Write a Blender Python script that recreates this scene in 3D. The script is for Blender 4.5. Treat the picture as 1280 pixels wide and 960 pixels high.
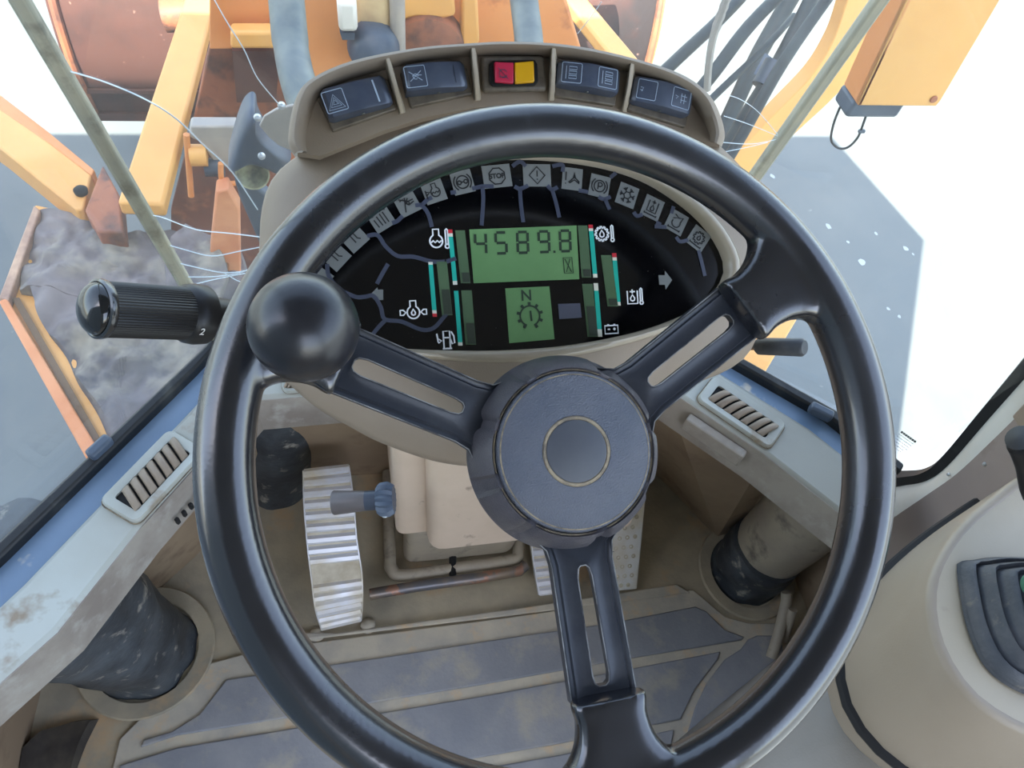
import bpy, bmesh, math, random
from mathutils import Vector, Matrix, noise
random.seed(7)
for o in list(bpy.data.objects): bpy.data.objects.remove(o)
COL = bpy.context.scene.collection
SC = bpy.context.scene
PI = math.pi
# ---------------------------------------------------------------- camera
# cab frame: X right, Y forward, Z up, origin on the cab floor below the steering wheel centre
F = 961.0
XC = Vector((0.9729, 0.0688, 0.2217)).normalized()      # cab X axis seen from the camera (right, up, forward)
NC = Vector((0.21414933, 0.1026098, -0.97139657))       # steering wheel normal
XC = (XC - NC * XC.dot(NC)).normalized()
def _basis(pitch):
    s = -math.sin(math.radians(pitch)); a0, b0, c0 = XC; c = -c0 * s; rr = math.cos(math.radians(pitch))
    qa = 1 + (b0 / a0) ** 2; qb = -2 * c * b0 / a0 ** 2; qc = (c / a0) ** 2 - rr ** 2
    b = (-qb + math.sqrt(qb * qb - 4 * qa * qc)) / 2 / qa; a = (c - b0 * b) / a0
    z = Vector((a, b, s)); y = -z.cross(XC)
    return XC, y, z
_X, _Y, _Z = _basis(55)
def c2w(v): return Vector((_X.dot(v), _Y.dot(v), _Z.dot(v)))
WHEEL_C = Vector((0, 0, 0.80))
CAM = WHEEL_C - c2w(Vector((0.03662604, -0.03834353, 0.4389774)))
cam = bpy.data.objects.new('camera', bpy.data.cameras.new('camera')); COL.objects.link(cam)
cam.data.sensor_width = 36.0; cam.data.lens = F / 1280 * 36.0; cam.data.clip_start = 0.01; cam.data.clip_end = 200
R_, U_, D_ = c2w(Vector((1, 0, 0))), c2w(Vector((0, 1, 0))), c2w(Vector((0, 0, 1)))
cam.matrix_world = Matrix(((R_.x, U_.x, -D_.x, CAM.x), (R_.y, U_.y, -D_.y, CAM.y), (R_.z, U_.z, -D_.z, CAM.z), (0, 0, 0, 1)))
SC.camera = cam
def ray(px, py): return c2w(Vector(((px - 640) / F, -(py - 480) / F, 1)))
def at(px, py, d): return CAM + ray(px, py) * d
def hit(px, py, P, n):
    d = ray(px, py); return CAM + d * ((P - CAM).dot(n) / d.dot(n))
def onz(px, py, z): return hit(px, py, Vector((0, 0, z)), Vector((0, 0, 1)))
def onx(px, py, x): return hit(px, py, Vector((x, 0, 0)), Vector((1, 0, 0)))
def ony(px, py, y): return hit(px, py, Vector((0, y, 0)), Vector((0, 1, 0)))
# ---------------------------------------------------------------- sky, sun, exposure
w = bpy.data.worlds.new('sky'); SC.world = w; w.use_nodes = True
nt = w.node_tree; bg = nt.nodes['Background']
sky = nt.nodes.new('ShaderNodeTexSky'); sky.sky_type = 'NISHITA'; sky.sun_disc = False
SUN_EL, SUN_AZ = math.radians(50), Vector((-0.546, -0.838))
sky.sun_elevation = SUN_EL; sky.sun_rotation = math.atan2(SUN_AZ.x, SUN_AZ.y); sky.air_density = 1.0; sky.dust_density = 1.5
hs = nt.nodes.new('ShaderNodeHueSaturation'); hs.inputs['Saturation'].default_value = 0.74
nt.links.new(sky.outputs[0], hs.inputs['Color']); nt.links.new(hs.outputs[0], bg.inputs[0]); bg.inputs[1].default_value = 0.42
sd = bpy.data.lights.new('sun', 'SUN'); sd.energy = 10.0; sd.angle = 0.003; sd.color = (1, 0.94, 0.84)
so = bpy.data.objects.new('sun', sd); COL.objects.link(so)
sdir = Vector((SUN_AZ.x * math.cos(SUN_EL), SUN_AZ.y * math.cos(SUN_EL), math.sin(SUN_EL)))
so.rotation_euler = sdir.to_track_quat('Z', 'Y').to_euler(); so.location = (-4, -8, 12)
SC.view_settings.view_transform = 'Standard'; SC.view_settings.look = 'None'
SC.view_settings.exposure = 1.05; SC.view_settings.gamma = 1.0; SC.view_settings.use_curve_mapping = False

# ---------------------------------------------------------------- materials
def srgb(c):
    return tuple(((x / 255) / 12.92 if x / 255 <= 0.04045 else ((x / 255 + 0.055) / 1.055) ** 2.4) for x in c) + (1,)
def pm(name, col, rough=0.5, metal=0.0, c2=None, scale=8, lo=0.4, hi=0.65, bump=0.0, bscale=200, c3=None, s3=30, lo3=0.55, hi3=0.7, spec=0.5, r2=None, coat=0.0, detail=5):
    m = bpy.data.materials.new(name); m.use_nodes = True; t = m.node_tree; N = t.nodes; L = t.links
    b = N['Principled BSDF']; b.inputs['Base Color'].default_value = srgb(col); b.inputs['Roughness'].default_value = rough
    b.inputs['Metallic'].default_value = metal; b.inputs['Specular IOR Level'].default_value = spec
    b.inputs['Coat Weight'].default_value = coat; b.inputs['Coat Roughness'].default_value = 0.1
    tc = N.new('ShaderNodeTexCoord')
    cur = None
    def nz(sc, lo_, hi_, det=detail):
        n = N.new('ShaderNodeTexNoise'); n.inputs['Scale'].default_value = sc; n.inputs['Detail'].default_value = det
        n.inputs['Roughness'].default_value = 0.6
        L.new(tc.outputs['Object'], n.inputs['Vector'])
        r = N.new('ShaderNodeMapRange'); r.inputs[1].default_value = lo_; r.inputs[2].default_value = hi_
        L.new(n.outputs['Fac'], r.inputs[0]); return r.outputs[0]
    def mix(fac, a, c):
        x = N.new('ShaderNodeMix'); x.data_type = 'RGBA'; L.new(fac, x.inputs[0])
        if a is None: x.inputs[6].default_value = srgb(col)
        else: L.new(a, x.inputs[6])
        x.inputs[7].default_value = srgb(c); return x.outputs[2]
    if c2: 
        f = nz(scale, lo, hi); cur = mix(f, cur, c2)
        if r2 is not None:
            q = N.new('ShaderNodeMapRange'); q.inputs[3].default_value = rough; q.inputs[4].default_value = r2
            L.new(f, q.inputs[0]); L.new(q.outputs[0], b.inputs['Roughness'])
    if c3: cur = mix(nz(s3, lo3, hi3), cur, c3)
    if cur: L.new(cur, b.inputs['Base Color'])
    if bump:
        n = N.new('ShaderNodeTexNoise'); n.inputs['Scale'].default_value = bscale; n.inputs['Detail'].default_value = 3
        L.new(tc.outputs['Object'], n.inputs['Vector'])
        bp = N.new('ShaderNodeBump'); bp.inputs['Strength'].default_value = bump; bp.inputs['Distance'].default_value = 0.001
        L.new(n.outputs['Fac'], bp.inputs['Height']); L.new(bp.outputs[0], b.inputs['Normal'])
    return m
M = {}
M['tan'] = pm('tan_plastic', (140, 124, 106), 0.55, c2=(150, 136, 118), scale=5, bump=0.15, bscale=900)
M['tan_light'] = pm('pale_tan_rim', (178, 164, 142), 0.5, c2=(160, 146, 124), scale=14)
M['tan_column'] = pm('dusty_tan_shroud', (190, 168, 144), 0.45, c2=(204, 182, 158), scale=7, c3=(112, 94, 78), s3=22, lo3=0.62, hi3=0.72, bump=0.15, bscale=700)
M['tan_dark'] = pm('dark_brown_panel', (150, 128, 104), 0.6, c2=(170, 148, 120), scale=5, c3=(124, 102, 84), s3=12)
M['sill'] = pm('worn_pale_sill', (176, 180, 172), 0.45, c2=(160, 158, 146), scale=4, c3=(140, 126, 106), s3=12, lo3=0.6, hi3=0.68, bump=0.1, bscale=500)
M['sill_face'] = pm('dusty_sill_face', (160, 152, 140), 0.6, c2=(134, 124, 114), scale=14, c3=(168, 162, 152), s3=35, bump=0.3, bscale=200)
M['sky_reflect'] = pm('sky_reflection_sill', (108, 132, 158), 0.3, c2=(120, 142, 166), scale=5, c3=(196, 190, 176), s3=9, lo3=0.60, hi3=0.64)  # grey sill: blue sky reflection put into the colour, with pale dusty patches
M['rim'] = pm('glossy_black_rim', (14, 16, 22), 0.2, c2=(20, 22, 28), scale=9, c3=(46, 48, 52), s3=60, lo3=0.66, hi3=0.8, bump=0.06, bscale=500, r2=0.34, spec=1.0, coat=0.4)
M['knob'] = pm('satin_black_knob', (20, 20, 24), 0.28, c2=(34, 34, 38), scale=30, bump=0.06, bscale=400, spec=0.6)
M['spoke'] = pm('black_painted_steel', (38, 41, 48), 0.36, c2=(56, 58, 62), scale=22, lo=0.5, hi=0.75, c3=(120, 120, 118), s3=160, lo3=0.72, hi3=0.8, bump=0.1, bscale=500)
M['worn_edge'] = pm('worn_bare_edge', (150, 150, 148), 0.35, 0.3, c2=(70, 70, 72), scale=60)
M['hub'] = pm('black_leather_grain', (74, 79, 90), 0.38, c2=(88, 90, 98), scale=20, bump=0.8, bscale=1100, spec=0.6)
M['hub_side'] = pm('charcoal_hub', (62, 60, 66), 0.42, c2=(86, 82, 84), scale=25, bump=0.4, bscale=1000)
M['dustline'] = pm('dust_in_groove', (150, 136, 112), 0.8, c2=(96, 88, 78), scale=120)
M['greydisc'] = pm('matt_grey_disc', (72, 74, 80), 0.5, c2=(80, 82, 86), scale=20)
M['black'] = pm('black_plastic', (24, 24, 26), 0.38, c2=(32, 32, 33), scale=30)
M['matte_black'] = pm('matt_black', (14, 14, 15), 0.75)
M['rubber'] = pm('dusty_black_rubber', (52, 56, 60), 0.5, c2=(84, 90, 94), scale=14, c3=(170, 164, 150), s3=34, lo3=0.6, hi3=0.72, bump=0.6, bscale=130)
M['rocker'] = pm('blue_black_rocker', (62, 72, 90), 0.3, c2=(76, 84, 98), scale=60, spec=1.0)
M['rocker_base'] = pm('grimy_switch_base', (112, 102, 88), 0.5, c2=(84, 76, 66), scale=80)
M['face'] = pm('black_display_face', (5, 5, 7), 0.12, c3=(130, 126, 118), s3=600, lo3=0.71, hi3=0.77, spec=0.5)
M['lcd'] = pm('green_lcd', (112, 152, 96), 0.35, c2=(100, 140, 86), scale=12)
M['lcd_dim'] = pm('dim_green_lcd', (84, 108, 74), 0.4, c2=(74, 98, 66), scale=20)
M['lcd_off'] = pm('dark_lcd_segment', (52, 60, 46), 0.4)
M['lcd_ink'] = pm('lcd_ink', (34, 52, 32), 0.5)
M['iconbox'] = pm('grey_icon_window', (112, 114, 110), 0.5)
M['ink'] = pm('black_ink', (12, 12, 12), 0.6)
M['white'] = pm('white_print', (235, 235, 232), 0.5)
M['pale'] = pm('pale_blue_print', (176, 192, 206), 0.5)
M['teal'] = pm('teal_print', (20, 176, 152), 0.5)
M['red'] = pm('red_print', (200, 34, 44), 0.5)
M['cream'] = pm('cream_print', (226, 222, 200), 0.5)
M['guide'] = pm('blue_grey_light_guide', (66, 70, 84), 0.3)
M['lens_red'] = pm('magenta_red_lens', (206, 48, 78), 0.25)
M['lens_yel'] = pm('amber_lens', (234, 174, 24), 0.25)
M['legend'] = pm('grey_window', (78, 80, 92), 0.4)
M['alu'] = pm('bare_aluminium', (222, 222, 224), 0.35, 0.35, c2=(214, 202, 176), scale=8, lo=0.45, hi=0.6, r2=0.6)
M['alu_dust'] = pm('dust_between_ribs', (214, 204, 180), 0.6, c2=(186, 172, 144), scale=30)
M['steel'] = pm('worn_grey_steel', (112, 112, 116), 0.4, 0.5, c2=(150, 132, 112), scale=20, c3=(170, 130, 108), s3=30, lo3=0.58, hi3=0.62)
M['bolt'] = pm('bright_bolt', (200, 204, 206), 0.3, 0.6)
M['floor'] = pm('dusty_floor', (184, 170, 142), 0.85, c2=(150, 142, 124), scale=7, c3=(196, 164, 124), s3=9, lo3=0.58, hi3=0.72, bump=0.6, bscale=160)
M['groove'] = pm('pale_dust_groove', (198, 188, 166), 0.9, c2=(170, 164, 152), scale=12, c3=(204, 180, 146), s3=30, bump=0.4, bscale=200)
M['mat'] = pm('blue_grey_rubber_mat', (134, 136, 140), 0.6, c2=(154, 154, 154), scale=9, c3=(176, 168, 150), s3=14, lo3=0.52, hi3=0.7, bump=0.5, bscale=200)
M['pipe'] = pm('dusty_grey_pipe', (164, 152, 134), 0.6, c2=(178, 166, 142), scale=14, c3=(122, 114, 102), s3=26, bump=0.3, bscale=200)
M['conc'] = pm('concrete', (110, 117, 118), 0.85, c2=(120, 125, 124), scale=1.2, c3=(180, 180, 172), s3=5, lo3=0.68, hi3=0.72, bump=0.3, bscale=60)
M['orange'] = pm('orange_paint', (226, 146, 84), 0.45, c2=(236, 160, 96), scale=2.5, c3=(190, 118, 74), s3=9, lo3=0.62, hi3=0.75)
M['amber'] = pm('pale_amber_paint', (240, 182, 104), 0.45, c2=(236, 172, 96), scale=3, c3=(140, 60, 40), s3=16, lo3=0.72, hi3=0.76)
M['rust'] = pm('rusty_orange_brown', (176, 110, 76), 0.6, c2=(140, 90, 70), scale=4, c3=(100, 72, 64), s3=10, lo3=0.5, hi3=0.65)
M['bucket'] = pm('worn_dark_red_paint', (96, 62, 54), 0.6, c2=(52, 42, 42), scale=1.1, lo=0.42, hi=0.55, c3=(190, 150, 132), s3=40, lo3=0.68, hi3=0.76)
M['mud'] = pm('dry_grey_mud', (138, 130, 128), 0.9, c2=(96, 92, 94), scale=3, lo=0.42, hi=0.6, c3=(166, 158, 140), s3=5, lo3=0.52, hi3=0.7, bump=0.6, bscale=40)
M['hose'] = pm('black_hose', (30, 36, 38), 0.5, c2=(48, 56, 56), scale=18)
M['greyhose'] = pm('grey_green_hose', (96, 106, 108), 0.5, c2=(122, 130, 124), scale=12)
M['sealant'] = pm('olive_sealant', (158, 156, 138), 0.5, c2=(176, 170, 146), scale=18, c3=(126, 122, 106), s3=30)
M['gasket'] = pm('black_gasket', (24, 26, 28), 0.5, c2=(60, 60, 56), scale=26, lo=0.55, hi=0.7)
M['lampgrey'] = pm('blue_grey_lamp_housing', (66, 78, 94), 0.45, c2=(84, 94, 106), scale=12)
M['plate'] = pm('dull_zinc_plate', (170, 164, 156), 0.5, 0.2, c2=(186, 178, 166), scale=12)
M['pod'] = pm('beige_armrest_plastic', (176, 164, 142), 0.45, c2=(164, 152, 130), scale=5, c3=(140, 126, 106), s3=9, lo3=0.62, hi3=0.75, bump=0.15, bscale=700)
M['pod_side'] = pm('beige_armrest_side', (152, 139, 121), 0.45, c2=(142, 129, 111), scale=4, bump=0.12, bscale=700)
M['seatgrey'] = pm('grey_side_panel', (140, 134, 124), 0.45, c2=(128, 122, 112), scale=5, bump=0.2, bscale=500)
M['pillar'] = pm('mauve_grey_pillar', (142, 128, 120), 0.5, c2=(154, 140, 128), scale=4, c3=(124, 106, 96), s3=10, bump=0.12, bscale=600)
M['pillar_lit'] = pm('lit_pillar_edge', (190, 188, 178), 0.5, c2=(176, 170, 156), scale=6)  # paler than the pillar: the lit band is put into the colour
M['bellows'] = pm('grey_bellows_rubber', (62, 66, 72), 0.5, c2=(84, 84, 86), scale=26, c3=(112, 106, 96), s3=60, lo3=0.6, hi3=0.75, bump=0.4, bscale=300)
M['green'] = pm('dull_green_grip', (74, 128, 104), 0.4)
M['straw'] = pm('dry_straw', (206, 200, 160), 0.7)
M['lining'] = pm('grey_roof_lining', (124, 120, 114), 0.8)
M['white_stain'] = pm('white_stain', (176, 184, 184), 0.8)
def glass(name, tint, haze):
    m = bpy.data.materials.new(name); m.use_nodes = True; t = m.node_tree; N = t.nodes; L = t.links
    for n in list(N): N.remove(n)
    o = N.new('ShaderNodeOutputMaterial'); tr = N.new('ShaderNodeBsdfTransparent'); tr.inputs[0].default_value = tint
    gl = N.new('ShaderNodeBsdfGlossy'); gl.inputs['Roughness'].default_value = 0.02
    fl = N.new('ShaderNodeLayerWeight'); pw = N.new('ShaderNodeMath'); pw.operation = 'POWER'; pw.inputs[1].default_value = 4.5
    lw = N.new('ShaderNodeMath'); lw.operation = 'MULTIPLY_ADD'; lw.inputs[1].default_value = 0.7; lw.inputs[2].default_value = 0.05
    L.new(fl.outputs['Facing'], pw.inputs[0]); L.new(pw.outputs[0], lw.inputs[0])
    df = N.new('ShaderNodeBsdfDiffuse'); df.inputs[0].default_value = (0.85, 0.85, 0.82, 1)
    a = N.new('ShaderNodeMixShader'); b = N.new('ShaderNodeMixShader')
    nz = N.new('ShaderNodeTexNoise'); nz.inputs['Scale'].default_value = 7; nz.inputs['Detail'].default_value = 6
    tc = N.new('ShaderNodeTexCoord'); L.new(tc.outputs['Object'], nz.inputs['Vector'])
    mr = N.new('ShaderNodeMapRange'); mr.inputs[1].default_value = 0.35; mr.inputs[2].default_value = 0.75
    mr.inputs[3].default_value = haze * 0.5; mr.inputs[4].default_value = haze * 1.8
    L.new(nz.outputs['Fac'], mr.inputs[0]); L.new(mr.outputs[0], a.inputs[0])
    L.new(tr.outputs[0], a.inputs[1]); L.new(df.outputs[0], a.inputs[2])
    L.new(lw.outputs[0], b.inputs[0]); L.new(a.outputs[0], b.inputs[1]); L.new(gl.outputs[0], b.inputs[2])
    L.new(b.outputs[0], o.inputs['Surface']); return m
M['glass'] = glass('dusty_cab_glass', (0.95, 0.97, 0.96, 1), 0.045)
M['crack'] = pm('bright_crack', (225, 238, 245), 0.1, spec=1.0)

# ---------------------------------------------------------------- mesh building
class MB:
    def __init__(s): s.v = []; s.f = []
    def add(s, vs, fs):
        n = len(s.v); s.v += [Vector(x) for x in vs]; s.f += [tuple(i + n for i in f) for f in fs]; return s
    def prism(s, pts, off):
        off = Vector(off); n = len(pts); pts = [Vector(p) for p in pts]
        return s.add(pts + [p + off for p in pts], [tuple(range(n))[::-1], tuple(range(n, 2 * n))] + [(i, (i + 1) % n, n + (i + 1) % n, n + i) for i in range(n)])
    def box(s, c, ax, ay, az):
        c, ax, ay, az = map(Vector, (c, ax, ay, az))
        return s.prism([c - ax - ay - az, c + ax - ay - az, c + ax + ay - az, c - ax + ay - az], az * 2)
    def beam(s, a, b, side, w, h, w2=None, h2=None):
        a, b, side = Vector(a), Vector(b), Vector(side); d = (b - a).normalized(); side = (side - d * side.dot(d)).normalized(); up = side.cross(d)
        w2 = w2 or w; h2 = h2 or h; r = []
        for p, ww, hh in ((a, w, h), (b, w2, h2)):
            r.append([p - side * ww / 2 - up * hh / 2, p + side * ww / 2 - up * hh / 2, p + side * ww / 2 + up * hh / 2, p - side * ww / 2 + up * hh / 2])
        return s.loft(r)
    def loft(s, rings, cap0=True, cap1=True, closed=True):
        n = len(rings[0]); vs = [p for r in rings for p in r]; fs = []
        for k in range(len(rings) - 1):
            for i in range(n if closed else n - 1):
                j = (i + 1) % n; fs.append((k * n + i, k * n + j, (k + 1) * n + j, (k + 1) * n + i))
        if cap0: fs.append(tuple(range(n))[::-1])
        if cap1: fs.append(tuple(range((len(rings) - 1) * n, len(rings) * n)))
        return s.add(vs, fs)
    def tube(s, path, rad, n=12, cap=True):
        path = [Vector(p) for p in path]
        if not isinstance(rad, (list, tuple)): rad = [rad] * len(path)
        t0 = (path[1] - path[0]).normalized(); u = t0.orthogonal().normalized(); rings = []
        for i, p in enumerate(path):
            t = (path[min(i + 1, len(path) - 1)] - path[max(i - 1, 0)]).normalized()
            u = (u - t * u.dot(t)).normalized(); v = t.cross(u)
            rings.append([p + (u * math.cos(2 * PI * k / n) + v * math.sin(2 * PI * k / n)) * rad[i] for k in range(n)])
        return s.loft(rings, cap, cap)
    def lathe(s, O, ax, prof, n=48, cap0=False, cap1=False):   # prof: (r, h)
        O, ax = Vector(O), Vector(ax).normalized(); u = ax.orthogonal().normalized(); v = ax.cross(u)
        return s.loft([[O + ax * h + (u * math.cos(2 * PI * k / n) + v * math.sin(2 * PI * k / n)) * r for k in range(n)] for r, h in prof], cap0, cap1)
    def ribbon(s, path, width, nrm, th=0.0003, closed=False):
        path = [Vector(p) for p in path]; nrm = Vector(nrm).normalized(); n = len(path)
        L = []; Rr = []
        for i, p in enumerate(path):
            a = path[i - 1] if (i or closed) else p; b = path[(i + 1) % n] if (i < n - 1 or closed) else p
            t = (b - a)
            if t.length < 1e-9: t = Vector((1, 0, 0))
            t.normalize(); q = nrm.cross(t) * width / 2; L.append(p + q); Rr.append(p - q)
        rng = range(n if closed else n - 1); o = nrm * th
        vs = L + Rr + [x + o for x in L] + [x + o for x in Rr]; fs = []
        for i in rng:
            j = (i + 1) % n
            fs += [(2 * n + i, 2 * n + j, 3 * n + j, 3 * n + i)]
            fs += [(i, j, 2 * n + j, 2 * n + i), (n + j, n + i, 3 * n + i, 3 * n + j)]
        return s.add(vs, fs)
    def build(s, name, mat, parent=None, org=None, smooth=None, bevel=0, seg=2, label=None, cat=None, group=None, kind=None, sub=0, recalc=True):
        if parent is not None: org = Vector(parent['_o'])
        elif org is None:
            lo = Vector((min(v.x for v in s.v), min(v.y for v in s.v), min(v.z for v in s.v))); hi = Vector((max(v.x for v in s.v), max(v.y for v in s.v), max(v.z for v in s.v)))
            org = Vector(((lo.x + hi.x) / 2, (lo.y + hi.y) / 2, lo.z))
        me = bpy.data.meshes.new(name); me.from_pydata([v - org for v in s.v], [], s.f)
        if recalc:
            bm = bmesh.new(); bm.from_mesh(me); bmesh.ops.recalc_face_normals(bm, faces=bm.faces); bm.to_mesh(me); bm.free()
        me.materials.append(M[mat] if isinstance(mat, str) else mat)
        o = bpy.data.objects.new(name, me); COL.objects.link(o)
        if parent is None: o.location = org
        else: o.parent = parent
        o['_o'] = tuple(org)
        if bevel:
            b = o.modifiers.new('bevel', 'BEVEL'); b.width = bevel; b.segments = seg; b.limit_method = 'ANGLE'; b.angle_limit = math.radians(35)
        if sub:
            q = o.modifiers.new('sub', 'SUBSURF'); q.levels = sub; q.render_levels = sub
        if smooth is None: smooth = bool(bevel or sub)
        if smooth:
            ang = math.radians(40 if smooth is True else smooth)
            me.polygons.foreach_set('use_smooth', [True] * len(me.polygons))
            if not sub: me.set_sharp_from_angle(angle=ang)
        tagp(o, label, cat, group, kind); return o
def tagp(o, label=None, cat=None, group=None, kind=None):
    if label: o['label'] = label
    if cat: o['category'] = cat
    if group: o['group'] = group
    if kind: o['kind'] = kind
    return o
def thing(name, loc, label, cat, group=None):
    o = bpy.data.objects.new(name, None); COL.objects.link(o); o.location = loc; o.empty_display_size = 0.05
    o['_o'] = tuple(loc); return tagp(o, label, cat, group)
def struct(name, mb, mat, parent=None, **k):
    return mb.build(name, mat, parent, kind=None if parent else 'structure', **k)
def catmull(pts, sub=6, closed=False):
    out = []; n = len(pts); P = [Vector(p) for p in pts]
    for i in range(n if closed else n - 1):
        g = lambda k: P[k % n] if closed else P[max(0, min(n - 1, k))]
        a, b, c, d = g(i - 1), g(i), g(i + 1), g(i + 2)
        for k in range(sub):
            t = k / sub; out.append(0.5 * ((2 * b) + (c - a) * t + (2 * a - 5 * b + 4 * c - d) * t * t + (3 * b - a - 3 * c + d) * t ** 3))
    if not closed: out.append(P[-1])
    return out
def resample(pts, n):      # closed 2D/3D loop to n even points
    P = [Vector(p) for p in pts]; P.append(P[0]); L = [0]
    for i in range(1, len(P)): L.append(L[-1] + (P[i] - P[i - 1]).length)
    out = []; k = 0
    for i in range(n):
        d = L[-1] * i / n
        while L[k + 1] < d: k += 1
        t = (d - L[k]) / max(1e-12, L[k + 1] - L[k]); out.append(P[k].lerp(P[k + 1], t))
    return out
class Frame:
    def __init__(s, O, U, W):
        s.O = Vector(O); s.W = Vector(W).normalized(); U = Vector(U); s.U = (U - s.W * U.dot(s.W)).normalized(); s.V = s.W.cross(s.U)
    def p(s, u, v, w=0): return s.O + s.U * u + s.V * v + s.W * w
    def px(s, x, y, w=0): return hit(x, y, s.O + s.W * w, s.W)
    def uv(s, x, y, w=0):
        q = s.px(x, y, w) - s.O; return q.dot(s.U), q.dot(s.V)
def textmesh(txt, size=1.0, bold=0.0):
    cu = bpy.data.curves.new('t', 'FONT'); cu.body = txt; cu.size = size; cu.align_x = 'CENTER'; cu.align_y = 'CENTER'; cu.offset = bold
    o = bpy.data.objects.new('t', cu); me = o.to_mesh(); vs = [(v.co.x, v.co.y) for v in me.vertices]; fs = [tuple(p.vertices) for p in me.polygons]
    o.to_mesh_clear(); bpy.data.objects.remove(o); bpy.data.curves.remove(cu); return vs, fs
def text_on(mb, fr, txt, size, w=0.0004, rot=0, bold=0.0):
    vs, fs = textmesh(txt, size, bold); c, s = math.cos(rot), math.sin(rot)
    mb.add([fr.p(x * c - y * s, x * s + y * c, w) for x, y in vs], fs)
def arc(cx, cy, r, a0, a1, n=14): return [(cx + r * math.cos(math.radians(a0 + (a1 - a0) * i / n)), cy + r * math.sin(math.radians(a0 + (a1 - a0) * i / n))) for i in range(n + 1)]
def strokes(mb, fr, lines, s, width, w=0.0004, c=(0, 0), rot=0.0):
    co, si = math.cos(rot), math.sin(rot)
    for ln in lines:
        P = [fr.p(c[0] + (x * co - y * si) * s, c[1] + (x * si + y * co) * s, w) for x, y in ln]
        cl = len(P) > 2 and (P[0] - P[-1]).length < 1e-7
        mb.ribbon(P[:-1] if cl else P, width, fr.W, 0.0002, closed=cl)

V3 = lambda x, y, z: Vector((x, y, z))
# ================================================================ SETTING: outside
GZ = -1.7
struct('ground', MB().box((0, 0, GZ - 0.1), (60, 0, 0), (0, 60, 0), (0, 0, 0.1)), 'conc')
for i_, (x_, y_, r_) in enumerate([(1035, 283, .035), (1077, 328, .045), (1132, 311, .03), (1095, 292, .02), (1141, 318, .015), (1060, 303, .018), (1124, 396, .018), (1110, 386, .02), (965, 160 + 60, .03)]):
    g_ = onz(x_, y_, GZ); bm = bmesh.new(); vs_ = [bm.verts.new((math.cos(a) * r_ * .6 * (.6 + .5 * random.random()), math.sin(a) * r_ * .8 * (.6 + .5 * random.random()), .002)) for a in [2 * PI * k / 9 for k in range(9)]]
    bm.faces.new(vs_); me_ = bpy.data.meshes.new('paint_splash'); bm.to_mesh(me_); bm.free(); me_.materials.append(M['white_stain']); o_ = bpy.data.objects.new('paint_splash', me_); COL.objects.link(o_); o_.location = g_; o_['kind'] = 'structure'
# unseen slab added behind the machine, shaped to shade the concrete it stands on
sh = (8.0) / math.tan(SUN_EL); fx, fy = 3.285 - 0.546 * sh, 2.464 - 0.838 * sh
struct('wall_shade_caster', MB().prism([V3(fx, fy, GZ), V3(fx - 0.20, fy + 0.925, GZ), V3(fx - 14, fy + 0.925, GZ), V3(fx - 14, fy, GZ)], (0, 0, 8)), 'conc')
# ================================================================ SETTING: cab shell
ZS = 0.45                                   # height of the window sill
V3 = lambda x, y, z: Vector((x, y, z))
gl_pts = [onz(-120, 803, ZS), onz(0, 690, ZS), onz(250, 450, ZS)]
gr_pts = [onz(925, 455, ZS), onz(1040, 520, ZS), onz(1125, 588, ZS)]
LF, RF = V3(-0.262, 0.352, ZS), V3(0.285, 0.352, ZS)
outer = [gl_pts[0], gl_pts[1], gl_pts[2], LF, RF, gr_pts[0], gr_pts[1], gr_pts[2]]
inner = [onz(-120, 960, ZS), onz(72, 790, ZS), onz(177, 657, ZS), onz(318, 500, ZS), onz(800, 462, ZS), onz(847, 493, ZS), onz(955, 566, ZS), onz(1085, 668, ZS)]
def strip(a, b, z0, z1):
    q = list(a) + list(b)[::-1]
    mb = MB().prism([V3(p.x, p.y, z0) for p in q], (0, 0, z1 - z0))
    return mb
mid = [outer[i].lerp(inner[i], f) for i, f in enumerate((0.42, 0.40, 0.40, 0.4, 0.4, 0.30, 0.33, 0.33))]
out2 = [outer[i].lerp(inner[i], 0.09) for i in range(8)]
sill = struct('trim_1', strip(mid, inner, ZS - 0.05, ZS), 'sill', bevel=0.006, seg=2)
struct('inset_strip', strip(out2, mid, ZS - 0.05, ZS - 0.006), 'sky_reflect', sill)
struct('gasket', strip([outer[i].lerp(inner[i], -0.05) for i in range(8)], out2, ZS - 0.05, ZS + 0.008), 'gasket', sill, bevel=0.003)
# sill face: sloped skirt under the inner edge
ic = V3(0, 0.02, ZS)
def inset(p, d, z):
    q = p.copy(); dr = (V3(ic.x, ic.y - 0.1, q.z) - q).normalized(); q += dr * d; q.z = z; return q
mb = MB()
for i in range(7):
    a, b = inner[i], inner[i + 1]
    mb.prism([a + V3(0, 0, -0.003), b + V3(0, 0, -0.003), inset(b, 0.006, ZS - 0.055), inset(a, 0.006, ZS - 0.055)], (inset(a, -0.02, 0) - inset(a, 0, 0)))
struct('sill_face', mb, 'sill_face', sill)
# clips that hold the glass on the gasket
for (x, y, x2, y2) in ((112, 572, 138, 548), (1012, 508, 1040, 522)):
    a, b = onz(x, y, ZS + 0.01), onz(x2, y2, ZS + 0.01)
    MB().beam(a, b, V3(0, 0, 1), 0.014, 0.012).build('glass_clip', 'lampgrey', sill, bevel=0.003)
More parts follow.
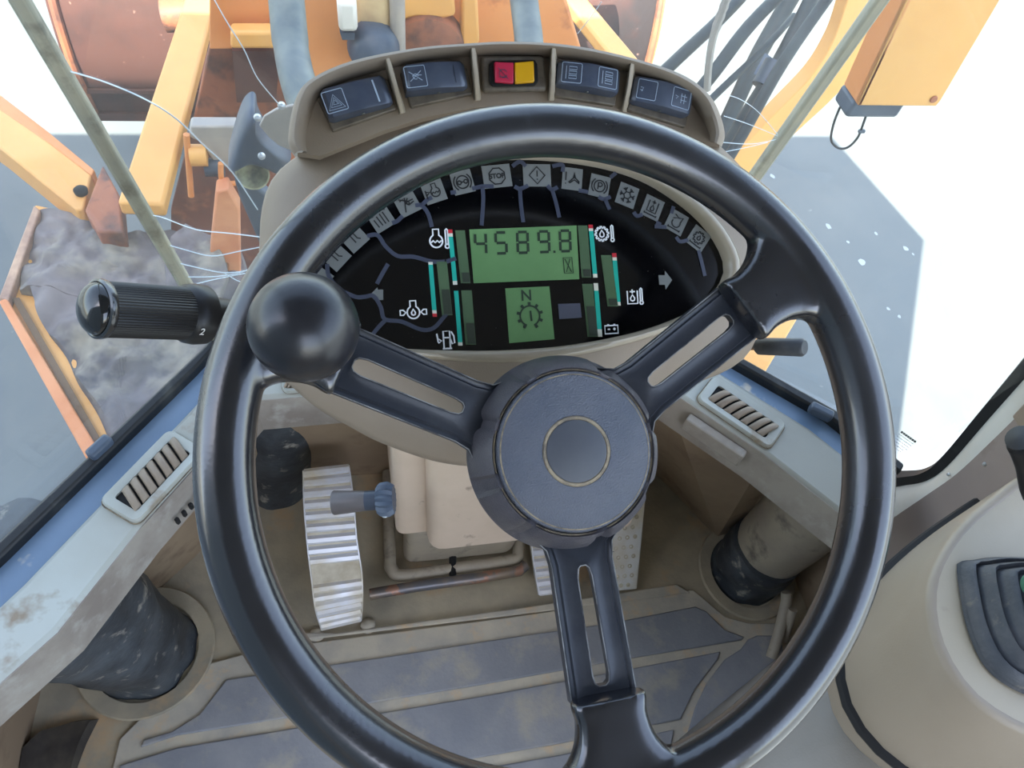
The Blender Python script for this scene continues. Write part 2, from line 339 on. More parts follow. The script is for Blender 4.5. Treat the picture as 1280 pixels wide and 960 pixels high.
# lower walls and floor
wl = [V3(-.575, -.16, 0), V3(-.545, .16, 0), onz(200, 766, 0) + V3(-.02, .02, 0), onz(250, 690, 0), onz(330, 600, 0)]
wr = [onz(800, 575, 0), onz(832, 605, 0), onz(897, 672, 0), V3(0.60, 0.24, 0), V3(0.60, 0.02, 0)]
def wallmb(pts, top, dn):
    mb = MB()
    for i in range(len(pts) - 1):
        mb.prism([pts[i], pts[i + 1], top[i + 1], top[i]], dn)
    return mb
zt = ZS - 0.05
struct('wall_left', wallmb(wl, [V3(-.56, -.16, zt), V3(-.50, .06, zt), inset(inner[2], -0.06, zt), inset(inner[2].lerp(inner[3], .4), -0.05, zt), inset(inner[3], -0.03, zt)], V3(-0.015, 0.012, 0)), 'tan_dark')
struct('wall_right', wallmb(wr, [inset(inner[4], -0.02, zt), inset(inner[5], -0.02, zt), inset(inner[6], -0.06, zt), V3(0.58, 0.16, .27), V3(0.58, 0.02, .27)], V3(0.015, 0.012, 0)), 'tan_dark')
struct('wall_front', wallmb([wl[4], wr[0]], [V3(-0.24, 0.33, zt), V3(0.26, 0.33, zt)], V3(0, 0.015, 0)), 'tan_dark')
struct('floor', MB().prism([V3(*q, -0.04) for q in ((-0.57, 0.12), (-0.34, 0.47), (0.44, 0.47), (0.60, 0.14), (0.64, -0.1), (0.64, -1.14), (-0.64, -1.14), (-0.64, -0.1))], (0, 0, 0.04)), 'floor')
struct('ceiling', MB().box((0, -0.35, 1.72), (0.72, 0, 0), (0, 0.82, 0), (0, 0, 0.04)), 'lining', bevel=0.02)
# outer door walls and rear posts of the cab (behind the camera)
for s in (-1, 1):
    struct('trim_2' if s < 0 else 'trim_3', MB().box((s * 0.66, -1.1, 0.86), (0.04, 0, 0), (0, 0.05, 0), (0, 0, 0.85)), 'tan', bevel=0.01)
struct('wall_back', MB().box((0, -1.16, 0.3), (0.7, 0, 0), (0, 0.02, 0), (0, 0, 0.33)), 'tan')
# glass panes: centre pane and two side panes meeting at the sealant seams
GL0, GL1 = ony(270, 420, 0.36), ony(18, -12, 0.36)
def ext(a, b, z): return a + (b - a) * ((z - a.z) / (b.z - a.z))
SL = [ext(GL0, GL1, ZS), ext(GL0, GL1, 1.66)]
GR0, GR1 = ony(905, 275, 0.36), ony(1103, -5, 0.36)
SR = [ext(GR0, GR1, ZS), ext(GR0, GR1, 1.66)]
def pane(n, a, b, c, d):
    nn = (b - a).cross(d - a).normalized() * 0.005
    return struct('window_%d' % n, MB().prism([a, b, c, d], nn), 'glass')
w1 = pane(1, SL[0], SR[0], SR[1], SL[1])
lb, lt = V3(gl_pts[0].x - 0.005, gl_pts[0].y, ZS), V3(gl_pts[0].x - 0.14, gl_pts[0].y, 1.66)
w2 = pane(2, lb, SL[0] + V3(-0.004, 0, 0), SL[1] + V3(-0.004, 0, 0), lt)
rb, rt = V3(0.555, 0.135, ZS), V3(0.60, 0.135, 1.66)
w3 = pane(3, SR[0] + V3(0.004, 0, 0), rb, rt, SR[1] + V3(0.004, 0, 0))
struct('seam_sealant', MB().beam(SL[0], SL[1], V3(1, 0, 0), 0.013, 0.011), 'sealant', w2, bevel=0.003)
struct('seam_sealant', MB().beam(SR[0], SR[1], V3(1, 0, 0), 0.013, 0.011), 'sealant', w3, bevel=0.003)
# cracks in the panes
def crack(win, P, n, pix, wd=0.0011):
    pts = [hit(x, y, P, n) for x, y in pix]
    MB().tube(catmull(pts, 5), wd * .5, 5).build('crack', 'crack', win, smooth=True)
P1 = SL[0] + V3(0, -0.001, 0); n1 = V3(0, 1, 0)
n2 = (lb - SL[0]).cross(SL[1] - SL[0]).normalized(); n3 = (rb - SR[0]).cross(SR[1] - SR[0]).normalized()
crack(w1, P1, n1, [(70, 85), (90, 90), (135, 104), (185, 126), (222, 150), (255, 182), (290, 215), (322, 262)], 0.0013)
crack(w1, P1, n1, [(268, 0), (285, 30), (305, 62), (322, 98), (350, 132)], 0.0009)
for pix in ([(180, 269), (200, 271), (245, 287), (290, 292), (330, 297)], [(200, 303), (230, 312), (265, 320), (300, 314), (330, 308)], [(212, 326), (240, 333), (280, 341), (312, 338)], [(222, 346), (265, 346), (300, 341), (325, 330)], [(236, 357), (270, 349), (310, 341)], [(280, 341), (300, 352), (318, 352)]):
    crack(w1, P1, n1, pix, 0.0011)
crack(w1, P1, n1, [(722, 42), (738, 22), (752, 2)], 0.0006)
for pix in ([(905, 118), (925, 124), (948, 140), (972, 168)], [(905, 145), (935, 155), (972, 170)], [(903, 178), (940, 180), (972, 174)], [(905, 190), (935, 184), (960, 178)]):
    crack(w1, P1, n1, pix, 0.0007)

# vents in the sill
def vent(cs, label, root_parent=None):
    # cs: outline corners (px) TL,TR,BR,BL with TL->TR the long side
    c = [onz(x, y, ZS + 0.001) for x, y in cs]
    O = sum(c, V3(0, 0, 0)) / 4
    U = ((c[1] - c[0]) + (c[2] - c[3])).normalized(); L = ((c[1] - c[0]).length + (c[2] - c[3]).length) / 2; W = ((c[3] - c[0]).length + (c[2] - c[1]).length) / 2
    fr = Frame(O, U, (0, 0, 1))
    r = thing('air_vent', O, label, 'vent', 'air vents in the window sill')
    def rr(l, w, rad, z, n=5):
        pts = []
        for sx, sy, a in ((1, 1, 0), (-1, 1, 90), (-1, -1, 180), (1, -1, 270)):
            for k in range(n): 
                t = math.radians(a + 90 * k / (n - 1)); pts.append(fr.p(sx * (l / 2 - rad) + rad * math.cos(t), sy * (w / 2 - rad) + rad * math.sin(t), z))
        return pts
    A, B = L * 0.97, W * 0.95; l2, w2_ = L * 0.76, W * 0.56
    MB().loft([rr(A, B, .008, 0), rr(A, B, .008, .004), rr(A * .97, B * .94, .007, .006), rr(l2, w2_, .003, .004), rr(l2, w2_, .003, -.004)], False, False).build('vent_frame', 'sill', r, smooth=35)
    MB().loft([rr(A * 1.03, B * 1.06, .009, .0006)], False, True).build('gap_line', 'dustline', r)
    MB().loft([rr(l2, w2_, .003, .0012)], False, True).build('vent_opening', 'matte_black', r)
    n = 7
    for i in range(n):
        x = -l2 / 2 + l2 * (i + 0.75) / n
        prof = []
        m = MB(); rings = []
        for k in range(9):
            t = -1 + 2 * k / 8; y = t * w2_ * 0.47
            h = .0075 * (1 - 0.7 * t * t) + 0.0015
            rr_ = []
            for q in range(8):
                a = 2 * PI * q / 8; rr_.append(fr.p(x + l2 / n * 0.40 * math.cos(a) + .005 * t, y, 0.0015 + max(0, h) * (0.5 + 0.5 * math.sin(a))))
            rings.append(rr_)
        m.loft(rings).build('louvre', 'tan', r, smooth=60)
    return r
vent([(121, 630), (211, 538), (262, 562), (172, 660)], 'cream louvred air vent in the left window sill, lower left of the steering wheel')
vent([(893, 472), (987, 533), (958, 564), (865, 498)], 'cream louvred air vent in the right window sill, right of the wheel hub')
vent([(352, 470), (395, 466), (400, 490), (352, 494)], 'cream air vent in the front sill, mostly hidden under the instrument console')
a, b = onz(878, 520, ZS - 0.02), onz(940, 570, ZS - 0.02)
# slotted strip on the right sill face
MB().beam(inset(onz(868, 508, ZS), 0.008, ZS - 0.022), inset(onz(942, 557, ZS), 0.008, ZS - 0.022), V3(0, 0, 1), 0.022, 0.012).build('slotted_strip', 'sill_face', sill, bevel=0.002)
for k in range(6):
    p = inset(onz(203 + 9 * k, 630 - 9.6 * k, ZS), 0.0075, ZS - 0.035); q_ = inset(onz(207 + 9 * k, 625.7 - 9.6 * k, ZS), 0.0075, ZS - 0.035)
    MB().beam(p, q_, V3(0, 0, 1), 0.010, 0.004).build('slot', 'matte_black', sill, bevel=0.001)


# ================================================================ STEERING WHEEL
FW = Frame(WHEEL_C, (1, 0, 0), c2w(NC))
wheel = thing('steering_wheel', WHEEL_C, 'large glossy black three-spoke steering wheel with a round hub and a ball knob', 'steering wheel')
RR, rt_ = 0.19, 0.0156
SP = [math.radians(a) for a in (33.2, 153.6, -87.6)]
mb = MB(); n, mseg = 160, 20
mb.v = []; ring = []
for i in range(n):
    a = 2 * PI * i / n
    for k in range(mseg):
        b = 2 * PI * k / mseg; rr = RR + rt_ * math.cos(b); mb.v.append(FW.p(rr * math.cos(a), rr * math.sin(a), rt_ * math.sin(b)))
for i in range(n):
    for k in range(mseg):
        mb.f.append((i * mseg + k, ((i + 1) % n) * mseg + k, ((i + 1) % n) * mseg + (k + 1) % mseg, i * mseg + (k + 1) % mseg))
def boss(mb, ang, L=0.057):
    c, s = math.cos(ang), math.sin(ang); rings = []
    for q in range(12):
        t = q / 11; r = RR + 0.001 - t * (L - 0.004)
        hw = 0.0205 + 0.046 * (1 - t) ** 3.4 + (0.0015 if t > .9 else 0); hh = 0.0125 - 0.004 * t; wo = -0.004 * t
        rg = []
        for k in range(28):
            a = 2 * PI * k / 28; x = math.copysign(abs(math.cos(a)) ** 0.45, math.cos(a)) * hw; y = math.copysign(abs(math.sin(a)) ** 0.6, math.sin(a)) * hh
            # bend the section round the rim near the outer end
            rad = r; 
            if t < 0.5: rad = r - (RR - math.sqrt(max(RR * RR - x * x, 0))) * (1 - 2 * t)
            rg.append(FW.p(rad * c - x * s, rad * s + x * c, y + wo))
        rings.append(rg)
    mb.loft(rings)
for a in SP: boss(mb, a)
rim = mb.build('rim', 'rim', wheel, smooth=True)
rm = rim.modifiers.new('remesh', 'REMESH'); rm.mode = 'VOXEL'; rm.voxel_size = 0.0016; rm.use_smooth_shade = True
sm = rim.modifiers.new('smooth', 'SMOOTH'); sm.factor = 0.5; sm.iterations = 9
# spokes
def spoke(ang):
    c, s = math.cos(ang), math.sin(ang); r0, r1 = 0.046, 0.141; hw0, hw1 = 0.0188, 0.0198; W0, W1 = -0.020, -0.011
    P = lambda r, x, w: FW.p(r * c - x * s, r * s + x * c, w + W0 + (W1 - W0) * (r - r0) / (r1 - r0))
    # outline and slot with the same vertex count
    out, slot = [], []
    s0, s1, sh_ = 0.067, 0.1345, 0.0042
    m = 10
    def side(sign):
        o_, i_ = [], []
        for k in range(m + 1):
            t = k / m; r = r0 + (r1 - r0) * t; fl = 0.010 * max(0, 1 - (r - r0) / 0.016) ** 2
            o_.append((r, sign * (hw0 + (hw1 - hw0) * t + fl)))
        for k in range(m + 1):
            a = PI * k / m; i_.append(None)
        return o_
    top, bot = side(1), side(-1)[::-1]
    out = top + bot
    no = len(out)
    for k in range(no):
        if k <= m: t = k / m; r = s0 + (s1 - s0) * t; x = sh_ * (1.0 + 0.25 * t)
        else: t = (no - 1 - k) / m; r = s0 + (s1 - s0) * t; x = -sh_ * (1.0 + 0.25 * t)
        t = (1 - math.cos(PI * t)) / 2; r = s0 + (s1 - s0) * t
        d = min(r - s0, s1 - r); x *= max(.38, math.sqrt(1 - (1 - min(1, d / sh_)) ** 2))
        slot.append((r, x))
    mb = MB()
    def ring(pts, w, d=0):
        return [P(r, x - math.copysign(d, x), w) for r, x in pts]
    def ringr(pts, w, k):      # slot grown by k
        rm_ = (s0 + s1) / 2
        return [P(r + math.copysign(k, r - rm_) * (1 if abs(r - rm_) > 0.028 else 0), x + math.copysign(k, x), w) for r, x in pts]
    rings = [ring(out, -0.007), ring(out, 0.0), ring(out, 0.0006, 0.0008), ring(out, -0.0006, 0.0020), ring(out, -0.0008, 0.0034), ring(out, 0.0004, 0.0044), ring(out, 0.0000, 0.0060), ringr(slot, 0.0000, 0.002), ringr(slot, 0.0008, 0.0010), ringr(slot, 0.0006, 0.0), ringr(slot, -0.005, 0.0)]
    mb.loft(rings, False, False)
    sp = mb.build('spoke', 'spoke', wheel, smooth=50)
    e = MB()
    e.ribbon([P(r, x - math.copysign(0.0003, x), 0.0004) for r, x in out[:m + 1]], 0.0006, FW.W, 0.0003)
    e.ribbon([P(r, x - math.copysign(0.0003, x), 0.0004) for r, x in out[m + 1:]], 0.0006, FW.W, 0.0003)
    e.ribbon([P(r, x, 0.0008) for r, x in slot], 0.0006, FW.W, 0.0003, closed=True)
    e.build('worn_edge', 'worn_edge', sp)
for a in SP: spoke(a)
# hub: tapered body with moulded notches, cap and emblem disc
m = MB(); prof = [(.030, -.034), (.0575, -.031), (.0590, -.028), (.0585, -.024), (.0540, -.010), (.0500, -.0035), (.0485, -.002), (.0478, -.004), (.0468, -.006)]
N_ = 144; rings = []
notch = [math.radians(q) for q in (62, 118, 158, 196, 232, 285, 330, 12)]
for r, h in prof:
    rg = []
    for k in range(N_):
        a = 2 * PI * k / N_; rr = r
        if -.027 < h < -.003:
            for nn in notch:
                d = abs((a - nn + PI) % (2 * PI) - PI)
                if d < 0.10: rr -= 0.0032 * (1 if d < 0.07 else 0.3)
        rg.append(FW.p(rr * math.cos(a), rr * math.sin(a), h))
    rings.append(rg)
m.loft(rings, True, True); hub = m.build('hub', 'hub_side', wheel, smooth=35)
m = MB(); m.lathe(FW.p(0, 0), FW.W, [(.0462, -.006), (.0462, -.0022), (.0455, -.0008), (.0442, .0), (.0430, .0006), (.0205, .0012), (.0198, .0004), (.0, .0004)], 96)
cap = m.build('hub_cap', 'hub', wheel, smooth=30)
MB().lathe(FW.p(0, 0), FW.W, [(.0479, -.0035), (.0474, -.0028), (.0468, -.0035)], 96).build('dust_ring', 'dustline', cap, smooth=True)
MB().lathe(FW.p(0, 0), FW.W, [(.0448, -.0006), (.0444, .0002), (.0438, .0004)], 96).build('dust_ring', 'dustline', cap, smooth=True)
MB().lathe(FW.p(0, 0), FW.W, [(.0202, .0009), (.0196, .0016), (.0184, .0016), (.0178, .0008)], 72).build('dust_ring', 'dustline', cap, smooth=True)
MB().lathe(FW.p(0, 0), FW.W, [(.0180, .0004), (.0178, .0014), (.0170, .0018), (0, .0018)], 72, False, False).build('centre_disc', 'greydisc', cap, smooth=35)
# ball knob on the left of the rim
kc = at(380, 409, 0.365); kr = 68.5 * 0.365 / F
base = FW.uv(380, 409); 
b0 = FW.p(-0.153, 0.077, 0.006)
ax = (kc - b0).normalized()
m = MB(); m.lathe(kc, ax, [(0.0001, kr * .985)] + [(kr * math.sin(t) * 1.0, kr * math.cos(t) * .985) for t in [PI * k / 28 for k in range(1, 25)]] + [(kr * .36, -kr * .98)], 64, True, True)
kn = m.build('ball_knob', 'knob', wheel, smooth=60)
m = MB(); m.tube([b0, kc - ax * kr * .9], 0.0085, 20); m.build('knob_stem', 'black', wheel, smooth=True)

# ================================================================ INSTRUMENT CONSOLE AND COLUMN
EP = math.radians(56)
FP = Frame(at(650, 320, 0.53), (1, 0, 0), (0, -math.cos(EP), math.sin(EP)))
con_o = onz(600, 700, 0.0)
con = thing('steering_console', con_o, 'tan steering column console with a curved switch hood above a black oval display', 'console')
NR = 120
def polar(pts, c, w, smooth=True):
    q = [Vector(FP.uv(x, y, w) + (0,)) for x, y in pts]
    if smooth: q = catmull(q, 6, True)
    c = Vector(FP.uv(*c, w) + (0,)); out = []
    for k in range(NR):
        a = 2 * PI * k / NR; d = Vector((math.cos(a), math.sin(a), 0)); best = None
        for i in range(len(q)):
            p, r = q[i] - c, q[(i + 1) % len(q)] - c; e = r - p; den = d.x * e.y - d.y * e.x
            if abs(den) < 1e-12: continue
            t = (p.x * e.y - p.y * e.x) / den; u = (p.x * d.y - p.y * d.x) / den
            if t > 0 and -1e-6 <= u <= 1 + 1e-6 and (best is None or t > best): best = t
        out.append(c + d * best)
    return out
oval = [(372, 345), (384, 388), (425, 420), (480, 433), (560, 437.5), (640, 437), (720, 430), (800, 414), (860, 392), (893, 368), (909, 340), (903, 312), (880, 278), (845, 248), (800, 222), (740, 205), (660, 197), (590, 202), (520, 218), (450, 252), (400, 300)]
CC = (650, 335)
ov = polar(oval, CC, 0.0)
def grow(r, k, c=None):
    c = Vector(FP.uv(*CC, 0) + (0,)); return [p + (p - c).normalized() * k for p in r]
L3 = lambda r, w: [FP.p(p.x, p.y, w) for p in r]
shoulder = polar([(324, 310), (322, 370), (328, 420), (345, 462), (372, 490), (402, 514), (440, 535), (482, 556), (560, 580), (650, 582), (740, 562), (800, 520), (850, 488), (905, 465), (932, 446), (946, 420), (958, 370), (958, 300), (945, 240), (905, 190), (850, 150), (760, 128), (640, 118), (520, 130), (440, 155), (370, 196), (340, 224), (327, 262)], CC, -0.034)
cen = Vector((0, -0.02, 0))
sc_ = lambda r, k: [cen + (p - cen) * k for p in r]
m = MB()
mixr = lambda a, b, t: [p.lerp(q, t) for p, q in zip(a, b)]
m.loft([L3(grow(ov, .009), 0.003), L3(grow(ov, .012), 0.0015), L3(mixr(grow(ov, .012), shoulder, .35), -0.004), L3(mixr(grow(ov, .012), shoulder, .7), -0.013), L3(mixr(grow(ov, .012), shoulder, .93), -0.024), L3(shoulder, -0.034), L3(sc_(shoulder, .985), -0.042), L3(sc_(shoulder, .93), -0.062), L3(sc_(shoulder, .8), -0.085), L3(sc_(shoulder, .5), -0.10)], False, True)
m.build('housing', 'tan', con, smooth=50)
m = MB(); m.loft([L3(grow(ov, .0), -0.007), L3(grow(ov, .0006), 0.003), L3(grow(ov, .0035), 0.0055), L3(grow(ov, .0075), 0.0048), L3(grow(ov, .0095), 0.002)], False, False)
m.build('bezel', pm('lit_satin_bezel', (172, 160, 138), 0.28, c2=(164, 150, 128), scale=12, spec=0.8), con, smooth=60)  # paler than the housing: light falling on the bezel is in its colour
disp = MB().loft([L3(grow(ov, .001), -0.006)], False, True).build('display_panel', 'face', con)
WD = -0.006
FD = Frame(FP.p(0, 0, WD), FP.U, FP.W)     # everything printed lies on this frame
duv = lambda x, y: FD.uv(x, y, 0)
def quad_px(pts, w=0.0004): return [FD.px(x, y, w) for x, y in pts]
def flat(name, pts, mat, parent, w=0.0004, th=0.0004, **k):
    return MB().prism([FD.px(x, y, w) for x, y in pts], FD.W * th).build(name, mat, parent, **k)
flat('lcd_screen', [(586.5, 287), (720.5, 282), (724, 349), (592, 354)], 'lcd', disp, bevel=0)
flat('lcd_screen', [(631.5, 360.5), (686.5, 358), (693, 424), (636.5, 429)], 'lcd', disp)
def bar(x0, y0, x1, y1, wd, mat, nm, t0=0.0, t1=1.0, w=0.0004):
    a = (x0 + (x1 - x0) * t0, y0 + (y1 - y0) * t0); b = (x0 + (x1 - x0) * t1, y0 + (y1 - y0) * t1)
    return flat(nm, [(a[0] - wd / 2, a[1]), (a[0] + wd / 2, a[1]), (b[0] + wd / 2, b[1]), (b[0] - wd / 2, b[1])], mat, disp, w=w)
for (x0, y0, x1, y1, wd, off) in ((575, 288, 582, 354, 12, .80), (552, 327, 559, 394, 13, .52), (583, 363, 588.5, 431, 13, .60), (728, 282, 733, 347, 12, .84), (757.5, 319, 766, 383, 13, .85), (734, 355, 741, 421, 13, .42)):
    bar(x0, y0, x1, y1, wd, 'lcd_dim', 'lcd_bar'); bar(x0 + 1, y0, x1 + 1, y1, wd - 3, 'lcd_off', 'lcd_segment', off, .98, 0.0009)
for (x0, y0, x1, y1, cols) in ((562.5, 287, 569, 356, (('red', 0, .07), ('cream', .07, .13), ('teal', .13, .93), ('cream', .93, 1))), (538, 327.5, 543.5, 396, (('cream', 0, .05), ('teal', .05, .88), ('cream', .88, .94), ('red', .94, 1))),
                             (570, 363.5, 575.5, 432, (('teal', 0, .94), ('cream', .94, 1))), (738, 281, 744, 347, (('red', 0, .07), ('cream', .07, .12), ('teal', .12, .93), ('cream', .93, 1))),
                             (767.5, 316.5, 773, 382, (('red', 0, .08), ('cream', .08, .14), ('teal', .14, .93), ('cream', .93, 1))), (744.5, 354, 750, 421, (('cream', 0, .14), ('teal', .14, .86), ('cream', .86, 1)))):
    for c_, a, b in cols: bar(x0, y0, x1, y1, 5.4, c_, {'red': 'red_band', 'cream': 'cream_band', 'teal': 'teal_band'}[c_], a, b)
flat('legend_window', [(697.5, 380), (725, 379), (727, 397), (699, 399)], 'legend', disp)
# digits
SEG = {'a': ((-.5, 1), (.5, 1)), 'b': ((.5, 1), (.5, 0)), 'c': ((.5, 0), (.5, -1)), 'd': ((-.5, -1), (.5, -1)), 'e': ((-.5, 0), (-.5, -1)), 'f': ((-.5, 1), (-.5, 0)), 'g': ((-.5, 0), (.5, 0))}
DG = {'4': 'bcfg', '5': 'acdfg', '8': 'abcdefg', '9': 'abcdfg'}
m = MB()
for ch, x, y in (('4', 600.5, 305), ('5', 626, 304), ('8', 653, 303.3), ('9', 679.5, 302.5), ('8', 706, 301.5)):
    u, v = duv(x, y)
    for s_ in DG[ch]:
        (xa, ya), (xb, yb) = SEG[s_]; P = [FD.p(u + (xx * .0074 + 0.0002 * yy), v + yy * .0072, .001) for xx, yy in ((xa + (xb - xa) * .08, ya + (yb - ya) * .08), (xa + (xb - xa) * .92, ya + (yb - ya) * .92))]
        m.ribbon(P, .0018, FD.W, .0002)
u, v = duv(692.5, 315); m.prism([FD.p(u + a * .0008, v + b * .0008, .001) for a, b in ((-1, -1), (1, -1), (1, 1), (-1, 1))], FD.W * .0002)
m.build('digits', 'lcd_ink', disp, kind='stuff')
m = MB(); u, v = duv(709.5, 332); s_ = .0058
strokes(m, FD, [[(-.55, .95), (.55, .95), (.6, -.95), (-.5, -.95), (-.55, .95)], [(-.35, .8), (.3, .8), (-.25, -.8), (.4, -.8), (-.35, .8)]], s_, .0006, .001, (u, v))
m.build('hourglass_symbol', 'lcd_ink', disp); m = MB()
u, v = duv(657.5, 370); text_on(m, Frame(FD.p(u, v), FD.U, FD.W), 'N', .0105, .001, 0, .0002)
m.build('gear_letter', 'lcd_ink', disp); m = MB()
u, v = duv(662, 395); fr = Frame(FD.p(u, v), FD.U, FD.W)
strokes(m, fr, [arc(0, 0, 1, -68, 248, 36)], .0070, .0011, .001)
for k in range(9):
    a = math.radians(-60 + 300 * k / 8); m.ribbon([fr.p(.0074 * math.cos(a), .0074 * math.sin(a), .001), fr.p(.0096 * math.cos(a), .0096 * math.sin(a), .001)], .0020, FD.W, .0002)
m.build('gear_symbol', 'lcd_ink', disp)
MB().ribbon([fr.p(.0006, .0036, .001), fr.p(.0010, -.0036, .001)], .0012, FD.W, .0002).build('gear_number', 'lcd_ink', disp)
# icon shapes (unit box)
circ = lambda x, y, r, n=20: arc(x, y, r, 0, 360, n)
drop = [(0, .42), (.26, -.02), (.22, -.28), (0, -.38), (-.22, -.28), (-.26, -.02), (0, .42)]
flask = arc(0, -.2, .62, 118, 422, 22); flask = [(-.29, .95)] + flask + [(.29, .95), (-.29, .95)]
def gearpts(r1=.62, r2=.8, k=12):
    out = []
    for i in range(k):
        for f, r in ((0, r2), (.35, r2), (.5, r1), (.85, r1)):
            a = 2 * PI * (i + f) / k; out.append((r * math.cos(a), r * math.sin(a)))
    return out + [out[0]]
def zig(x0, x1, y, n=5, h=.09): return [(x0 + (x1 - x0) * i / n, y + (h if i % 2 else -h)) for i in range(n + 1)]
thermo = lambda x: [[(x - .12, -.55), (x - .12, .85), (x, .97), (x + .12, .85), (x + .12, -.55)], circ(x, -.72, .2, 12)]
IC = {
 'stop': [[(math.cos(math.radians(22.5 + 45 * k)) * .98, math.sin(math.radians(22.5 + 45 * k)) * .98) for k in range(9)]],
 'warn': [[(0, 1), (.95, 0), (0, -1), (-.95, 0), (0, 1)], [(0, .55), (0, -.15)], [(-.01, -.4), (.01, -.52)]],
 'steer': [[(-.8, .75), (-.8, -.25)], [(-.8, -.55), (-.8, -.68)], [(.2, .75), (.1, .1), (-.45, -.45), (-.3, -.5), (.25, -.1), (.9, -.45), (.85, -.25), (.4, .1), (.2, .75)], [(.25, .1), (.25, .5)]],
 'park': [circ(0, 0, .68), arc(0, 0, .98, 130, 230), arc(0, 0, .98, -50, 50), [(-.18, -.42), (-.18, .42), (.12, .42), (.3, .28), (.3, .1), (.12, -.05), (-.18, -.05)]],
 'snow': [[(.45 * math.cos(math.radians(60 * k)), .45 * math.sin(math.radians(60 * k))) for k in range(7)]] + [[(.45 * math.cos(math.radians(60 * k)), .45 * math.sin(math.radians(60 * k))), (.95 * math.cos(math.radians(60 * k)), .95 * math.sin(math.radians(60 * k)))] for k in range(6)] + [[(.95 * math.cos(math.radians(60 * k + d)), .95 * math.sin(math.radians(60 * k + d))), (.65 * math.cos(math.radians(60 * k)), .65 * math.sin(math.radians(60 * k)))] for k in range(6) for d in (-16, 16)],
 'hydro': [[(-.6, .8), (-.6, -.55), (.6, -.55), (.6, .8)], [(x * .9, y * .9 - .05) for x, y in drop], [(0, .45), (0, .95)], [(-.25, .7), (.25, .7)], [(-.8, -.9), (.8, -.9)], [(-.8, -.75), (-.8, -1)], [(.8, -.75), (.8, -1)]],
 'flow': [arc(0, -.1, .55, -200, 20, 18) , [(-.6, .3), (.1, .6), (-.5, .85)], [(.5, .1), (.6, .8), (.1, .6)], [(-.8, -.9), (.8, -.9)], [(-.8, -.75), (-.8, -1)], [(.8, -.75), (.8, -1)]],
 'gearoil': [[(x, y + .1) for x, y in gearpts(.6, .78, 10)], [(x * .8, y * .8 + .1) for x, y in drop], [(-.8, -.9), (.8, -.9)], [(-.8, -.75), (-.8, -1)], [(.8, -.75), (.8, -1)]],
 'brake': [circ(0, 0, .72), arc(0, 0, 1.02, 130, 230), arc(0, 0, 1.02, -50, 50), circ(-.38, 0, .22, 10), circ(.38, 0, .22, 10), [(-.1, 0), (.1, 0)]],
 'coolant': [[(x * .85 + .15, y * .85) for x, y in flask], zig(-.3, .6, -.2), [(-.95, -.7), (-.95, .3)], [(-.95, -.3), (-.5, 0), (-.95, .1)]],
 'spanner': [[(-.7, .7), (.2, .1), (.8, .1)], [(.8, -.15), (.1, -.3), (-.2, .0), (.3, .45)], [(-.7, .45), (.0, .6), (-.6, -.9)], circ(.1, -.05, .15, 8)],
 'beam': [[(-.8, .5), (-.2, .85), (.6, .85), (.9, .6)], [(-.8, .2), (-.7, -.8)], [(-.35, .4), (-.25, -.8)], [(.1, .5), (.15, -.8)], [(.5, .5), (.55, -.8)]],
 'mark': [[(-.6, .5), (.6, .5)], [(-.2, .4), (-.2, -.6)], [(.25, .4), (.25, -.3), (.5, -.6)]],
 'engt': [flask, zig(-.5, .5, -.25)] , 'gear_t': [gearpts(.66, .86, 12), drop],
 'hyd_t': [[(-.7, .7), (-.7, -.8), (.55, -.8), (.55, .7)], [(x - .08, y * .9 - .15) for x, y in drop], [(-.08, .4), (-.08, .85)], [(-.4, .6), (.25, .6)]],
 'batt': [[(-.95, .5), (.95, .5), (.95, -.6), (-.95, -.6), (-.95, .5)], [(-.6, .6), (-.3, .6)], [(.3, .6), (.6, .6)], [(-.55, .0), (-.2, .0)], [(.25, 0), (.6, 0)], [(.42, .18), (.42, -.18)]],
 'fuel': [[(-.3, -.9), (-.3, .8), (.35, .8), (.35, -.9)], [(-.45, -.95), (.5, -.95)], [(-.3, .15), (.35, .15)], [(.35, .1), (.55, -.5), (.8, -.4), (.75, .3), (.5, .75)], [(-.95, .6), (-.85, -.3)], [(-.9, .1), (-.5, -.15), (-.85, -.35)]],
 'oil': [flask, [(x * .75, y * .75 - .2) for x, y in drop], [(-1.3, .05), (-1.0, .05), (-.75, -.2), (-1.0, -.45), (-1.3, -.45), (-1.3, .05)], [(1.3, .05), (1.0, .05), (.75, -.2), (1.0, -.45), (1.3, -.45), (1.3, .05)]],
}
boxes = [(397, 348, 52, 'mark', 1), (419, 320, 45, 'mark', 1), (442, 297, 40, 'mark', 1), (476, 273, 30, 'beam', 1), (508.5, 254, 25, 'spanner', 1), (542, 239, 17, 'coolant', 1), (578, 228, 12, 'brake', 1), (621, 220.5, 5, 'stop', 1.35), (671, 219.5, -1, 'warn', 1.35), (715, 224, -8, 'steer', 1), (749, 233, -14, 'park', 1), (783.5, 244.5, -22, 'snow', 1), (815, 260, -26, 'hydro', 1), (845, 278, -30, 'flow', 1), (872.5, 298.5, -38, 'gearoil', 1)]
